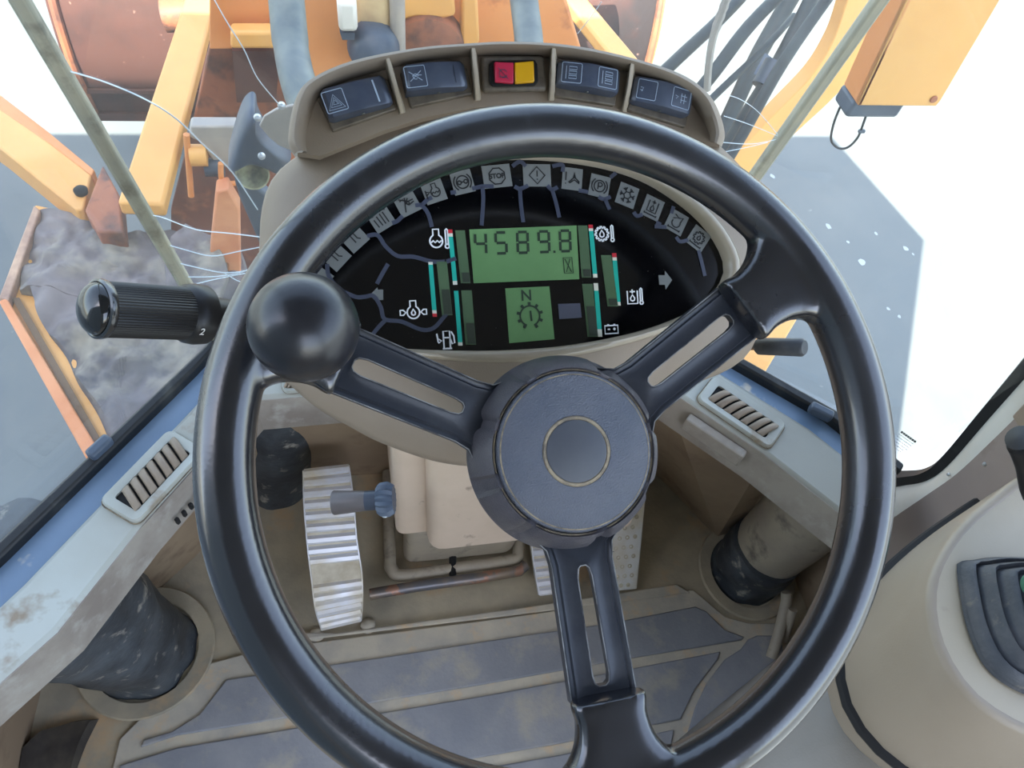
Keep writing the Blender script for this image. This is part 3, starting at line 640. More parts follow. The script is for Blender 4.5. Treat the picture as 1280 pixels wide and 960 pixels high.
for x, y, rot, ic, wide in boxes:
    u, v = duv(x, y); rot_ = math.radians(rot) - math.radians(4) * 0; c, s = math.cos(rot_), math.sin(rot_)
    fr = Frame(FD.p(u, v), FD.U * c + FD.V * s, FD.W)
    b = MB().prism([fr.p(a_ * .0074 * wide, b_ * .0078, .0004) for a_, b_ in ((-1, -1), (1, -1), (1, 1), (-1, 1))], FD.W * .0003).build('warning_light', 'iconbox', disp)
    m = MB(); strokes(m, fr, IC[ic], .0060, .00085, .0008)
    if ic == 'stop': text_on(m, fr, 'STOP', .0046, .0009, 0, .0002)
    m.build('symbol', 'ink', disp)
for x, y, ic, s_, extra in ((545, 299, 'engt', .0070, thermo(1.05)), (516.5, 388, 'oil', .0068, []), (558, 424, 'fuel', .0068, []), (752, 292.5, 'gear_t', .0062, thermo(1.25)), (791, 371, 'hyd_t', .0062, thermo(1.0)), (764, 411.5, 'batt', .0052, [])):
    u, v = duv(x, y); m = MB(); strokes(m, FD, IC[ic] + extra, s_, .00105, .0005, (u, v)); m.build('gauge_symbol', 'white', disp)
m = MB(); 
for P_ in ([(823, 344), (831, 344), (831, 338.5), (840, 350), (832, 362), (831, 356), (824, 356)], ):
    m.prism(quad_px(P_), FD.W * .0003)
m.build('turn_arrow', 'iconbox', disp)
MB().prism(quad_px([(479, 362), (472, 362), (472, 359), (462, 369), (473, 380), (473, 375), (479, 375)]), FD.W * .0003).build('turn_arrow', 'iconbox', disp)
def guide(pix, wd=5.0, mat='guide'):
    P = catmull([FD.px(x, y, .0004) for x, y in pix], 4); k = wd * .00055
    MB().ribbon(P, k, FD.W, .0004).build('light_guide', mat, disp)
for pix in ([(590, 236), (603, 233), (617, 233)], [(603, 233), (604, 250), (602, 282)], [(643, 233), (650, 236), (660, 232)], [(650, 236), (651, 255), (654, 278)], [(459, 295), (472, 294), (482, 308), (497, 320), (517, 321), (540, 327), (556, 327)], [(558, 327), (570, 323)],
            [(409, 330), (411, 345), (424, 361), (444, 371), (456, 371), (467, 370), (476, 384), (481, 399), (502, 402), (526, 412), (542, 410), (555, 396), (562, 388)], [(481, 401), (474, 408), (465, 419)], [(519, 257), (527, 257), (535, 267), (540, 284)], [(527, 257), (534, 250), (540, 247)], [(490, 279), (497, 276), (503, 270)], [(485, 330), (478, 342), (471, 355)],
            [(684, 232), (690, 237), (697, 234)], [(690, 237), (695, 254), (699, 272)], [(873, 313), (877, 328), (881, 345)], [(748, 246), (755, 249), (763, 246)], [(756, 249), (762, 262)], [(818, 283), (833, 284)], [(820, 278), (826, 281)], [(845, 296), (850, 302), (860, 300)], [(792, 265), (796, 270), (803, 268)], [(763, 222), (770, 216)], [(842, 258), (839, 267)], [(690, 208), (703, 206), (703, 215)], [(640, 208), (650, 202), (657, 208)], [(723, 238), (735, 240)], [(563, 241), (570, 240)]):
    guide(pix)
# ---- switch hood
WF = 0.008
out_px = [(371, 190), (364, 176), (366, 148), (374, 118), (390, 98), (440, 76), (520, 60), (590, 54), (640, 52), (700, 55), (760, 65), (820, 81), (858, 96), (884, 116), (897, 140), (903, 165), (899, 181)]
in_top = [(377, 188), (372, 172), (374, 148), (381, 122), (396, 104), (443, 83), (521, 66), (590, 60), (640, 58), (699, 61), (758, 71), (817, 87), (853, 102), (877, 120), (889, 142), (895, 164), (893, 178)]
in_bot = [(384, 190), (382, 172), (388, 146), (397, 124), (410, 112), (450, 96), (524, 78), (590, 71), (640, 70), (697, 73), (754, 82), (810, 99), (842, 113), (862, 128), (876, 147), (886, 166), (887, 176)]
low = [(372, 196), (400, 200), (430, 188), (480, 168), (530, 152), (590, 140), (640, 136), (700, 138), (760, 148), (820, 166), (870, 182), (899, 184)]
plate = out_px + low[::-1]
cl = lambda pts, w: catmull([FP.px(x, y, w) for x, y in pts], 4)
m = MB()
N2 = len(plate); top = cl(in_bot, WF) + [FP.px(x, y - 5, WF) for x, y in low[::-1]]
bot = cl([(x + (x - 650) * .01, y - 3) for x, y in in_bot], WF - .006) + [FP.px(x, y, WF - .008) for x, y in low[::-1]]
bot2 = cl(in_bot, WF - .045) + [FP.px(x, y, WF - .045) for x, y in low[::-1]]
m.loft([bot2, bot, top], True, True)
hood = m.build('switch_hood', 'tan', con, smooth=40)
WT = 0.030
cl = lambda pts, w: catmull([FP.px(x, y, w) for x, y in pts], 4)
m = MB(); rings = [cl([(x + (x - 650) * .008, y - 2) for x, y in in_bot], WF - .005), cl(in_bot, WF + .0002), cl(in_top, WT - .0012), cl([(a[0] * .5 + b[0] * .5, a[1] * .5 + b[1] * .5) for a, b in zip(in_top, out_px)], WT + .0006), cl(out_px, WT - .0012), cl([(a[0] + (a[0] - 650) * .012, a[1] + 3) for a in out_px], WF - .03)]
m.loft(rings, False, False, closed=False)
# end faces
m.build('hood_rim', 'tan', hood, smooth=50)
for (x0, y0, x1, y1) in ((484, 72, 503, 142), (591, 58, 597, 126), (692, 60, 689, 126), (791, 76, 780, 140)):
    a, b = FP.px(x0, y0, WT - .001), FP.px(x1, y1, WF + .003); d = (b - a).normalized(); sd_ = d.cross(FP.W).normalized() * .0013
    a2, b2 = FP.px(x0, y0 + 6, WF - .002), FP.px(x1, y1, WF - .002)
    MB().loft([[a + sd_, a - sd_, a2 - sd_ * 2.2, a2 + sd_ * 2.2], [a.lerp(b, .5) + FP.W * .002 + sd_, a.lerp(b, .5) + FP.W * .002 - sd_, a2.lerp(b2, .5) - sd_ * 2.2, a2.lerp(b2, .5) + sd_ * 2.2], [b + sd_, b - sd_, b2 - sd_ * 2.2, b2 + sd_ * 2.2]]).build('divider_rib', 'tan_light', hood, bevel=.0006)
# ---- rocker switches
def rocker(tl, tr, br, bl, basepx, h, name='rocker_switch'):
    c = [FP.px(x, y, WF + .011) for x, y in (tl, tr, br, bl)]
    O = sum(c, V3(0, 0, 0)) / 4; U = ((c[1] - c[0]) + (c[2] - c[3])).normalized(); fr = Frame(O, U, FP.W)
    L = ((c[1] - c[0]).length + (c[2] - c[3]).length) / 2; H = ((c[3] - c[0]).length + (c[2] - c[1]).length) / 2
    m = MB(); rings = []; prof = []
    for k in range(17):
        t = k / 16; x = -L / 2 + L * t
        hh = h[0] + (h[1] - h[0]) * t * 2 if t < .5 else h[1] + (h[2] - h[1]) * (t - .5) * 2
        e = min(t, 1 - t) * L; ef = math.sqrt(max(0, 1 - (max(0, .003 - e) / .003) ** 2)); Hk = H * (1 - (1 - ef) * .14)
        tp = hh - .0022 * (1 - ef)
        rg = [(-Hk / 2 * 1.0, -.012), (-Hk / 2, tp - .0018), (-Hk / 2 + .0006, tp - .0005), (-Hk / 2 + .002, tp), (Hk / 2 - .002, tp), (Hk / 2 - .0006, tp - .0005), (Hk / 2, tp - .0018), (Hk / 2, -.012)]
        rings.append([fr.p(x, y, z) for y, z in rg])
    m.loft(rings); r = m.build(name, 'rocker', con, smooth=35)
    bb = [FP.px(x, y, WF + .0035) for x, y in basepx]
    MB().prism(bb, FP.W * -.008).build('switch_base', 'rocker_base', r, bevel=.001)
    MB().lathe(fr.p(L * .02, -H / 2 - .0002, -.0045), -fr.V, [(0.0001, .0006), (.0010, .0004), (.0012, 0)], 10).build('pip', 'iconbox', r)
    def top(x):
        t = x / L + .5; return h[0] + (h[1] - h[0]) * t * 2 if t < .5 else h[1] + (h[2] - h[1]) * (t - .5) * 2
    return r, fr, L, H, top
def rk_icon(r, fr, L, H, top, x, lines, s, wd=.00035, box=True, mat='pale', bx=.0068, fill=None):
    dx = .004; sl = (top(x + dx) - top(x - dx)) / (2 * dx); U2 = (fr.U + fr.W * sl).normalized(); f2 = Frame(fr.p(x, 0, top(x) + .0001), U2, (fr.W - fr.U * sl))
    m = MB()
    if box:
        k = .84; q = []
        for sx, sy, a in ((1, 1, 0), (-1, 1, 90), (-1, -1, 180), (1, -1, 270)): q += [(sx * k + .14 * math.cos(math.radians(a + t)), sy * k + .14 * math.sin(math.radians(a + t))) for t in (0, 30, 60, 90)]
        strokes(m, f2, [q + [q[0]]], bx, wd, .0001)
    strokes(m, f2, lines, s, wd, .0001); m.build('legend_symbol', mat, r)
tri = lambda s, y=0: [(0, s + y), (.95 * s, -.65 * s + y), (-.95 * s, -.65 * s + y), (0, s + y)]
r1 = rocker((398, 113), (480, 92), (492, 127), (413, 151), [(396, 122), (485, 98), (496, 136), (416, 164)], (.003, .003, -.001))
rk_icon(*r1, -.0145, [tri(.95, -.25), tri(.6, -.22), tri(.3, -.18)], .0058, .0005)
rk_icon(*r1, .0125, [[(0, .95), (0, -.95)]], .0075, .0011, box=False)
r2 = rocker((500, 81), (578, 76), (588, 106), (511, 118), [(500, 90), (584, 84), (591, 117), (514, 134)], (.003, .003, -.001))
rk_icon(*r2, -.0135, [[(-.7, .6), (.7, -.5)], [(-.7, -.5), (.7, .6)], [(-.4, .1), (.3, .15), (.7, .1)], arc(0, 0, .3, 0, 300)], .0056, .0004)
rk_icon(*r2, .0125, [[(0, .95), (0, -.95)]], .006, .0004, box=False, mat='guide')
r4 = rocker((699, 74), (776, 86), (772, 119), (697, 103), [(695, 84), (775, 94), (769, 132), (693, 120)], (-.001, .003, .002))
vb = [[(-.7, .8), (-.7, -.8)]] + [[(-.35, y), (.6, y), (.6, y - .35), (-.35, y - .35), (-.35, y)] for y in (.75, .2, -.35)]
rk_icon(*r4, -.0125, vb, .0055, .0004); rk_icon(*r4, .0125, vb, .0055, .0004)
r5 = rocker((795, 92), (867, 113), (862, 145), (791, 125), [(792, 102), (866, 124), (857, 159), (784, 137)], (-.001, .003, .002))
rk_icon(*r5, -.0125, [[(-.8, .2), (-.45, .2), (-.6, -.3)], [(-.8, -.1), (-.5, -.2)]], .0058, .0004)
rk_icon(*r5, .0125, [[(-.8, .2), (-.4, .1), (-.7, -.2)], [(-.1, .3), (.7, .3)], [(0, .6), (0, -.6)], [(.4, .6), (.4, -.6)], [(-.1, -.2), (.7, -.2)]], .0058, .0004)
# warning lamp pair in the middle bay
pp = [FP.px(x, y, WF + .001) for x, y in ((600, 73), (678, 72), (682, 116), (602, 117))]
MB().prism(pp, FP.W * .005).build('lamp_holder', 'rocker_base', con, bevel=.002)
lh = MB().prism([FP.px(x, y, WF + .006) for x, y in ((611, 81), (616, 77), (668, 76), (671, 81), (672, 103), (668, 108), (615, 109), (611, 104))], FP.W * .002).build('warning_lamp_pair', 'matte_black', con, bevel=.0008)
MB().prism([FP.px(x, y, WF + .008) for x, y in ((617, 79), (641, 80), (641, 106), (618, 104))], FP.W * .003).build('red_lamp', 'lens_red', lh, bevel=.0008)
MB().prism([FP.px(x, y, WF + .008) for x, y in ((642, 80), (666, 78), (667, 104), (643, 106))], FP.W * .003).build('amber_lamp', 'lens_yel', lh, bevel=.0008)
m = MB(); u, v = FP.uv(629, 92, WF + .011); strokes(m, FP, [arc(0, 0, .6, 20, 340), [(-.7, .8), (.7, -.8)], [(-.7, -.5), (.4, -.5)]], .0045, .0004, WF + .0112, (u, v)); m.build('lamp_symbol', 'guide', lh)
# ---- column shroud and its base
def rrect(c4, rad, n=5):
    out = []
    for i in range(4):
        p, a, b = c4[i], c4[i - 1], c4[(i + 1) % 4]; da, db = (a - p).normalized(), (b - p).normalized()
        for k in range(n):
            t = k / (n - 1); A, B = p + da * rad, p + db * rad; out.append((A.lerp(p, t)).lerp(p.lerp(B, t), t))
    return out
def colring(fl, fr_, z, dep, rad):
    a, b = onz(*fl, z), onz(*fr_, z); d = V3(0, dep, 0); a.y = b.y = (a.y + b.y) / 2
    return rrect([a, b, b + d, a + d], rad)
m = MB(); R0 = colring((536, 684), (796, 662), .31, .16, .02); R1 = colring((533, 510), (818, 490), .575, .13, .022)
Ra = [p.lerp(q, .04) for p, q in zip(R0, R1)]; cc = sum(R0, V3(0, 0, 0)) / len(R0); R00 = [cc + (p - cc) * .93 + V3(0, 0, -.004) for p in R0]
m.loft([R00, R0, Ra, [p.lerp(q, .5) for p, q in zip(R0, R1)], R1]); shroud = m.build('column_shroud', 'tan_column', con, smooth=50)
# side cover on the left of the shroud
m = MB(); s0 = colring((495, 664), (700, 650), .31, .12, .012); s1 = colring((490, 548), (700, 530), .50, .12, .012); m.loft([s0, s1]); m.build('side_cover', 'tan_column', con, smooth=40)
m = MB(); c4 = [onz(504, 704, .03), onz(641, 690, .03), onz(660, 585, .03), onz(505, 595, .03)]; m.loft([rrect(c4, .02), [p + V3(.0, -.01, .26) for p in rrect(c4, .02)]]); m.build('column_foot', 'pipe', con, smooth=40)
MB().tube(catmull([onz(x, y, .03) for x, y in ((485, 590), (487, 690), (490, 712), (506, 719), (580, 709), (640, 700), (648, 690), (648, 660))], 5), .0095, 10).build('base_frame', 'pipe', con, smooth=True)
MB().tube([onz(x, y, .034) for x, y in ((566, 690), (566, 722))], .006, 6).build('base_clamp', 'matte_black', con)
# ---- levers on the console
def lever_end(pa, da, pb, db): return at(*pa, da), at(*pb, db)
A, B = at(105, 385, .475), at(292, 397, .565)
st = thing('multifunction_stalk', B, 'black ribbed stalk with a glossy domed end, sticking out left of the steering wheel', 'stalk')
ax = (A - B).normalized(); Ls = (A - B).length
def along(p0, p1): return None
gr = 35.2 * .49 / F
q0 = A - ax * .010
g_end = at(232, 392, .533)
gl = (q0 - g_end).length
m = MB(); n = 120; u = ax.orthogonal().normalized(); v = ax.cross(u); rings = []
up_ = (V3(0, 0, 1) - ax * ax.z).normalized(); sd2 = ax.cross(up_)
for t, dr in ((0, -.0012), (.03, 0), (.97, 0), (1, 0)):
    c_ = g_end.lerp(q0, t); rg = []
    for k in range(n):
        a = 2 * PI * k / n; f = -.0005 * (k % 2)
        rg.append(c_ + (up_ * math.cos(a) + sd2 * math.sin(a)) * (gr + .0004 * (1 - t) + dr + f))
    rings.append(rg)
m.loft(rings); m.build('ribbed_grip', 'black', st, smooth=False)
m = MB(); m.lathe(q0, ax, [(gr + .0006, -.002), (gr + .0012, 0), (gr + .0010, .0022), (gr * .97, .003), (gr * .93, .0026)], 64); m.build('end_ring', 'rim', st, smooth=50)
m = MB(); m.lathe(q0, ax, [(gr * .96, .002)] + [(gr * .93 * math.cos(t), .002 + .010 * math.sin(t)) for t in [PI / 2 * k / 10 for k in range(10)]] + [(0.0002, .012)], 64); m.build('domed_button', pm('glossy_black_button', (24, 26, 28), 0.1, spec=0.8), st, smooth=True)
m = MB(); cb = at(262, 395, .55); m.lathe(g_end, -ax, [(gr * .98, -.003), (gr + .0025, .0), (gr + .0035, .006), (gr + .003, .0135), (gr * .86, .0165), (gr * .7, .0165)], 64); m.build('setting_collar', 'black', st, smooth=50)
m = MB(); m.lathe(g_end, -ax, [(gr * .74, .010), (gr * .72, .03), (gr * .60, .062), (gr * .5, .13)], 40, True, True); m.build('stalk_shaft', 'black', st, smooth=50)
# the "2" on the collar and the pointer on the shaft
def on_cyl(fn_px, rad, P0):   # frame tangent to the stalk at a pixel
    d = ray(*fn_px); o = CAM
    w_ = o - P0; dd = d - ax * d.dot(ax); ww = w_ - ax * w_.dot(ax); a_ = dd.dot(dd); b_ = 2 * dd.dot(ww); c_ = ww.dot(ww) - rad * rad
    dis = b_ * b_ - 4 * a_ * c_
    t = (-b_ - math.sqrt(max(0, dis))) / 2 / a_; h_ = o + d * t; nn = (h_ - P0) - ax * (h_ - P0).dot(ax); return h_, nn.normalized()
h_, nn = on_cyl((253, 415), gr + .0036, g_end); m = MB(); text_on(m, Frame(h_, -ax, nn), '2', .0075, .0002, 0, .0001); m.build('numeral', 'white', st)
h_, nn = on_cyl((267, 399), gr * .73, g_end); fr = Frame(h_, -ax, nn); MB().prism([fr.p(-.0018, 0, .0002), fr.p(.0014, -.0016, .0002), fr.p(.0014, .0016, .0002)], nn * .0002).build('pointer', 'white', st)
# small lever on the right
A, B = at(1006, 434.5, .60), at(925, 432, .64)
lv = thing('gear_lever', B, 'short dark grey lever sticking out of the console on the right, below the right spoke', 'lever')
ax2 = (A - B).normalized(); m = MB(); m.lathe(A, -ax2, [(.0001, -.0003), (.0056, .0), (.0072, .002), (.0070, .0385), (.0055, .0405)], 28, True, True); m.build('lever_grip', pm('dark_grey_grip', (60, 64, 68), 0.45, c2=(80, 80, 80), scale=40), lv, smooth=40)
MB().tube([A - ax2 * .040, A - ax2 * .075], .0035, 12).build('lever_rod', 'steel', lv, smooth=True)
h_ = at(948, 432, .6)
# tilt lever lower left
A, B = at(416, 628.5, .80), at(488, 624, .80)
tl_ = thing('column_tilt_lever', B, 'short dark grey tilt lever with a toothed collar, on the left of the column shroud', 'lever')
ax3 = (B - A).normalized(); m = MB(); m.lathe(A, ax3, [(.0001, 0), (.0118, 0), (.0128, .0015), (.0108, .030), (.0104, .034)], 28, True, True); m.build('lever_grip', pm('brown_grey_grip', (92, 86, 84), 0.4), tl_, smooth=40)
m = MB(); m.lathe(A, ax3, [(.0104, .032), (.0103, .050)], 28, True, True); m.build('lever_sleeve', pm('blue_black_sleeve', (52, 60, 72), 0.4), tl_, smooth=40)
m = MB(); rings = []
u = ax3.orthogonal().normalized(); v = ax3.cross(u)
for h_, f in ((.046, .8), (.050, 1.0), (.058, 1.05), (.064, .85)):
    rings.append([A + ax3 * h_ + (u * math.cos(2 * PI * k / 28) + v * math.sin(2 * PI * k / 28)) * f * (.0178 if k % 2 else .0148) for k in range(28)])
m.loft(rings); m.build('toothed_collar', 'lampgrey', tl_, smooth=True)
MB().lathe(A + ax3 * .055 + U_ * -.015 - D_ * .004, -D_, [(.0001, .004), (.003, .003), (.0035, 0)], 12).build('lever_bolt', 'bolt', tl_, smooth=True)

def lump(px, z, hgt, seed, cuts=5):
    bm = bmesh.new(); vs = [bm.verts.new(onz(x, y, z)) for x, y in px]; f = bm.faces.new(vs); c = sum([v.co for v in vs], V3(0, 0, 0)) / len(vs)
    bmesh.ops.poke(bm, faces=[f])
    for _ in range(cuts): bmesh.ops.subdivide_edges(bm, edges=bm.edges[:], cuts=1, use_grid_fill=True)
    bm.verts.ensure_lookup_table()
    bnd = {v for e in bm.edges if e.is_boundary for v in e.verts}
    rad = max((v.co - c).length for v in bm.verts)
    for v in bm.verts:
        q = v.co * 9
        e = 1 - ((v.co - c).length / rad)
        d = V3(noise.noise(q * .7 + V3(seed, 0, 0)), noise.noise(q * .7 + V3(0, seed, 5)), 0) * .028
        if v in bnd: v.co += d * .5; continue
        v.co += V3(d.x, d.y, hgt * (.35 + .5 * noise.noise(q + V3(seed, 3, 1)) + .25 * noise.noise(q * 3)) * min(1, e * 4))
    m = MB(); m.v = [v.co.copy() for v in bm.verts]; m.f = [tuple(v.index for v in f.verts) for f in bm.faces]; bm.free(); return m
# ================================================================ PEDALS, MAT, DUCTS
def pedal(name, pts, width_px, z_off, label, ribs, n_flat=None):
    r = thing(name, pts[0][0], label, 'pedal'); return r
# brake pedal: a bent ribbed aluminium plate standing in front of the column
def strip_pedal(name, rows, label, nr, skip=()):
    # rows: (left px, right px, z) from bottom to top
    A = [onz(*a, z) for a, b, z in rows]; B = [onz(*b, z) for a, b, z in rows]
    r = thing(name, V3((A[0].x + B[0].x) / 2, A[0].y, 0), label, 'pedal')
    a, b = catmull(A, 8), catmull(B, 8); N = len(a)
    up = []
    for i in range(N):
        t = (a[min(i + 1, N - 1)] - a[max(i - 1, 0)]); s_ = (b[i] - a[i]); q = s_.cross(t).normalized(); up.append(q if q.z > 0 else -q)
    m = MB(); m.loft([[a[i], b[i], b[i] - up[i] * .008, a[i] - up[i] * .008] for i in range(N)]); m.build('pedal_plate', 'alu_dust', r, smooth=False, bevel=.002)
    m = MB()
    for s_ in (0, 1):
        e = (a, b)[s_]; o_ = (b, a)[s_]
        m = MB(); m.loft([[e[i] - up[i] * .006, e[i].lerp(o_[i], .035) - up[i] * .006, e[i].lerp(o_[i], .035) + up[i] * .0022, e[i] + up[i] * .0022] for i in range(N)]); m.build('edge_rail', 'alu', r, bevel=.0007)
    for k in range(nr):
        t = (k + .5) / nr
        if any(lo < t < hi for lo, hi in skip): continue
        x = t * (N - 1); i = min(int(x), N - 2); f = x - i; p0, p1 = a[i].lerp(a[i + 1], f), b[i].lerp(b[i + 1], f); d = (a[i + 1] - a[i]).normalized(); q = up[i]
        w_ = .0062; m = MB(); s0, s1 = p0.lerp(p1, .03), p0.lerp(p1, .97)
        m.loft([[s - d * w_, s - d * w_ * .55 + q * .0034, s + d * w_ * .35 + q * .0034, s + d * w_] for s in (s0, s1)]); m.build('rib', 'alu', r)
    # stem down to the floor
    m = MB(); c = (a[N // 2] + b[N // 2]) / 2 - up[N // 2] * .006; m.beam(c, V3(c.x, c.y + .05, 0.0), V3(1, 0, 0), .018, .012); m.build('stem', 'steel', r, bevel=.002)
    return r
strip_pedal('brake_pedal', [((401, 787), (452, 775), .055), ((393, 760), (454, 748), .095), ((388, 722), (453, 714), .12), ((383, 680), (447, 674), .15), ((379, 630), (443, 625), .18), ((378, 588), (437, 581), .20)], 'tall ribbed bare metal brake pedal left of the steering column', 17, ((.36, .50),))
strip_pedal('brake_pedal', [((673, 744), (722, 738), .03), ((668, 715), (724, 708), .045), ((663, 680), (724, 674), .06), ((661, 650), (722, 644), .07)], 'short ribbed metal brake pedal partly behind the bottom spoke', 8)
rows = [((743, 742), (797, 737), .03), ((744, 690), (803, 684), .085), ((746, 628), (808, 620), .14)]
A_ = [onz(*a, z) for a, b, z in rows]; B_ = [onz(*b, z) for a, b, z in rows]
r = thing('accelerator_pedal', V3(A_[0].x, A_[0].y, 0), 'flat perforated metal accelerator pedal right of the bottom spoke', 'pedal')
nn = (B_[0] - A_[0]).cross(A_[2] - A_[0]).normalized(); nn = nn if nn.z > 0 else -nn
m = MB(); m.prism([A_[0], B_[0], B_[2], A_[2]], -nn * .006); m.build('pedal_plate', pm('dusty_aluminium', (232, 230, 224), 0.5, 0.1, c2=(214, 200, 172), scale=12), r, bevel=.004)
for j in range(9):
    for i in range(5):
        s_, t_ = (i + .6 + .4 * (j % 2)) / 6.0, (j + .6) / 9.6
        p = A_[0].lerp(B_[0], s_).lerp(A_[2].lerp(B_[2], s_), t_)
        MB().lathe(p, nn, [(.0036, 0), (.0034, .0012), (.0022, .0014), (.0018, .0003), (.0001, .0002)], 12).build('grip_stud', 'alu_dust', r, smooth=True)
MB().beam((A_[1] + B_[1]) / 2 - nn * .005, V3(A_[1].x + .03, A_[1].y + .06, 0), V3(1, 0, 0), .02, .01).build('stem', 'steel', r)
# cross bar in front of the column foot
MB().tube([onz(x, y, .035) for x, y in ((462, 743), (520, 733), (600, 722), (650, 713), (657, 706))], .0085, 10).build('pedal_cross_bar', 'steel', None, smooth=True, label='rusty grey steel bar lying across the floor in front of the column foot', cat='bar')
bx0 = onz(462, 743, .02)
# floor mat
matr = thing('floor_mat', onz(640, 860, .002), 'blue-grey rubber floor mat with dusty pale grooves between its raised panels', 'floor mat')
grp = [onz(x, y, .0) for x, y in ((130, 1010), (150, 925), (190, 885), (235, 862), (262, 830), (330, 812), (640, 772), (865, 738), (905, 772), (935, 780), (985, 780), (990, 820), (940, 900), (900, 1010))]
MB().prism(grp, (0, 0, .006)).build('mat_base', 'groove', matr, bevel=.002)
def plate_(px, mat_='mat'): MB().prism([onz(x, y, .006) for x, y in px], (0, 0, .0045)).build('mat_panel', mat_, matr, bevel=.003, seg=3)
plate_([(283, 850), (330, 843), (480, 822), (640, 797), (760, 780), (868, 759), (882, 765), (905, 788), (930, 797), (926, 801), (780, 825), (600, 857), (467, 879), (365, 897), (222, 920), (176, 935), (180, 925), (215, 915), (250, 893)])
plate_([(150, 957), (222, 935), (365, 911), (467, 893), (600, 871), (780, 838), (900, 815), (896, 826), (868, 862), (850, 900), (700, 930), (480, 968), (330, 1000), (140, 1030)])
plate_([(905, 825), (925, 812), (934, 800), (945, 795), (975, 795), (978, 815), (935, 860), (905, 885), (870, 925), (858, 918), (868, 885), (882, 855)])
plate_([(842, 912), (838, 935), (820, 1000), (330, 1040), (330, 1012), (480, 982), (700, 944)])
plate_([(336, 806), (330, 790), (420, 792), (640, 762), (845, 731), (862, 742), (640, 770)], 'groove')
# rubber boots and ducts between the sill and the floor
def duct(name, base, rb, topz, rt2, mat_, label, wob=.06, lean=(0, 0), seed=0):
    m = MB(); rings = []; B0 = Vector(base)
    N = 40; K = 16
    for k in range(K + 1):
        t = k / K; z = topz * t; r_ = rb + (rt2 - rb) * min(1, t * 1.2); c = B0 + V3(lean[0] * t, lean[1] * t, z)
        if k == 0: r_ *= 1.06
        rings.append([c + V3(math.cos(a), math.sin(a), 0) * r_ * (1 + wob * noise.noise(V3(math.cos(a) * 2, math.sin(a) * 2, t * 4 + seed))) for a in [2 * PI * i / N for i in range(N)]])
    m.loft(rings); return m
d1 = duct('b', onz(182, 812, 0), .064, .395, .082, 'rubber', '', .16, (-0.035, -0.03), 3)
d1.build('rubber_boot', 'rubber', None, smooth=60, label='dusty black rubber boot under the left window sill, bottom left', cat='boot')
lump([(20, 985), (34, 940), (60, 915), (100, 900), (128, 898), (112, 930), (88, 985)], .001, .03, 12, 4).build('dirt_heap', pm('dark_damp_dirt', (58, 52, 46), 0.9, c2=(84, 76, 64), scale=20, bump=1.0, bscale=60), None, smooth=True, label='dark dirt heap on the floor in the bottom left corner', cat='dirt')
d2 = duct('b', onz(347, 598, 0), .052, .385, .060, 'rubber', '', .06, (.04, 0), 8)
d2.build('rubber_boot', 'rubber', None, smooth=60, label='dark rubber boot under the front sill, behind the left rim of the wheel', cat='boot')
r = thing('steering_duct', onz(935, 708, 0), 'dusty grey floor pipe with a black rubber sleeve around its foot, right side', 'pipe')
duct('b', onz(935, 708, 0) + V3(0, 0, .03), .056, .25, .060, '', '', .03).build('pipe', 'pipe', r, smooth=60)
duct('b', onz(932, 711, 0), .060, .10, .0595, '', '', .09, (0, 0), 5).build('rubber_sleeve', 'rubber', r, smooth=60, label='black scuffed rubber sleeve')
MB().lathe(onz(932, 715, .001), (0, 0, 1), [(.060, .0), (.078, .0), (.084, .006), (.082, .010), (.064, .008)], 40).build('floor_collar', 'floor', r, smooth=True)
MB().lathe(onz(184, 815, .001), (0, 0, 1), [(.066, .0), (.084, .0), (.092, .006), (.090, .010), (.070, .008)], 40).build('floor_collar', 'floor', None, smooth=True, kind='structure')
MB().tube([onz(x, y, z) for x, y, z in ((983, 740, .06), (983, 752, .05), (973, 794, .03), (964, 822, .012))], .009, 10).build('dusty_rod', 'pipe', None, smooth=True, label='dusty upright rod beside the pipe on the right of the floor', cat='rod')
MB().tube([onz(x, y, z) for x, y, z in ((991, 762, .06), (986, 780, .04), (980, 800, .012))], .007, 10).build('dusty_rod', 'pipe', None, smooth=True, label='shorter dusty rod right of the taller rod, lower right floor', cat='rod')
def pebble(x, y, z, r_, mat_, label, nm='mud_lump'):
    c = onz(x, y, z); m = MB(); n = 14
    m.loft([[c + V3(math.cos(a) * r_ * s * (1 + .25 * noise.noise(V3(a, h * 9, x))), math.sin(a) * r_ * s, h * r_) for a in [2 * PI * i / n for i in range(n)]] for h, s in ((-.1, .8), (.2, 1), (.5, .85), (.75, .4))])
    m.build(nm, mat_, None, smooth=True, label=label, cat='mud')
pebble(396, 794, 0.001, .011, 'groove', 'tan mud lump at the lower left corner of the tall brake pedal')
pebble(460, 783, 0.001, .012, 'groove', 'tan mud lump at the lower right corner of the tall brake pedal')

# ================================================================ RIGHT SIDE: pillar, armrest pod, seat panel
def onxp(px, x): return [onx(a, b, x) for a, b in px]
pa = catmull(onxp([(1100, 612), (1130, 607), (1158, 601), (1185, 582), (1235, 525), (1300, 452), (1420, 320)], .555), 5)
pb = catmull(onxp([(1090, 668), (1120, 645), (1158, 619), (1196, 592), (1243, 548), (1308, 484), (1425, 370)], .53), 5)
pc = catmull(onxp([(1040, 765), (1090, 745), (1140, 715), (1200, 680), (1260, 640), (1340, 590), (1440, 520)], .53), 5)
m = MB(); m.loft([pa, [a.lerp(b, .5) + V3(-.006, 0, 0) for a, b in zip(pa, pb)], pb], False, False, closed=False)
pil = struct('trim_4', m, 'pillar_lit', smooth=60)
m = MB(); m.loft([pb, pc, [p + V3(.03, 0, 0) for p in pc], [p + V3(.035, 0, 0) for p in pa]], False, False, closed=False); m.build('pillar_panel', 'pillar', pil, smooth=30)
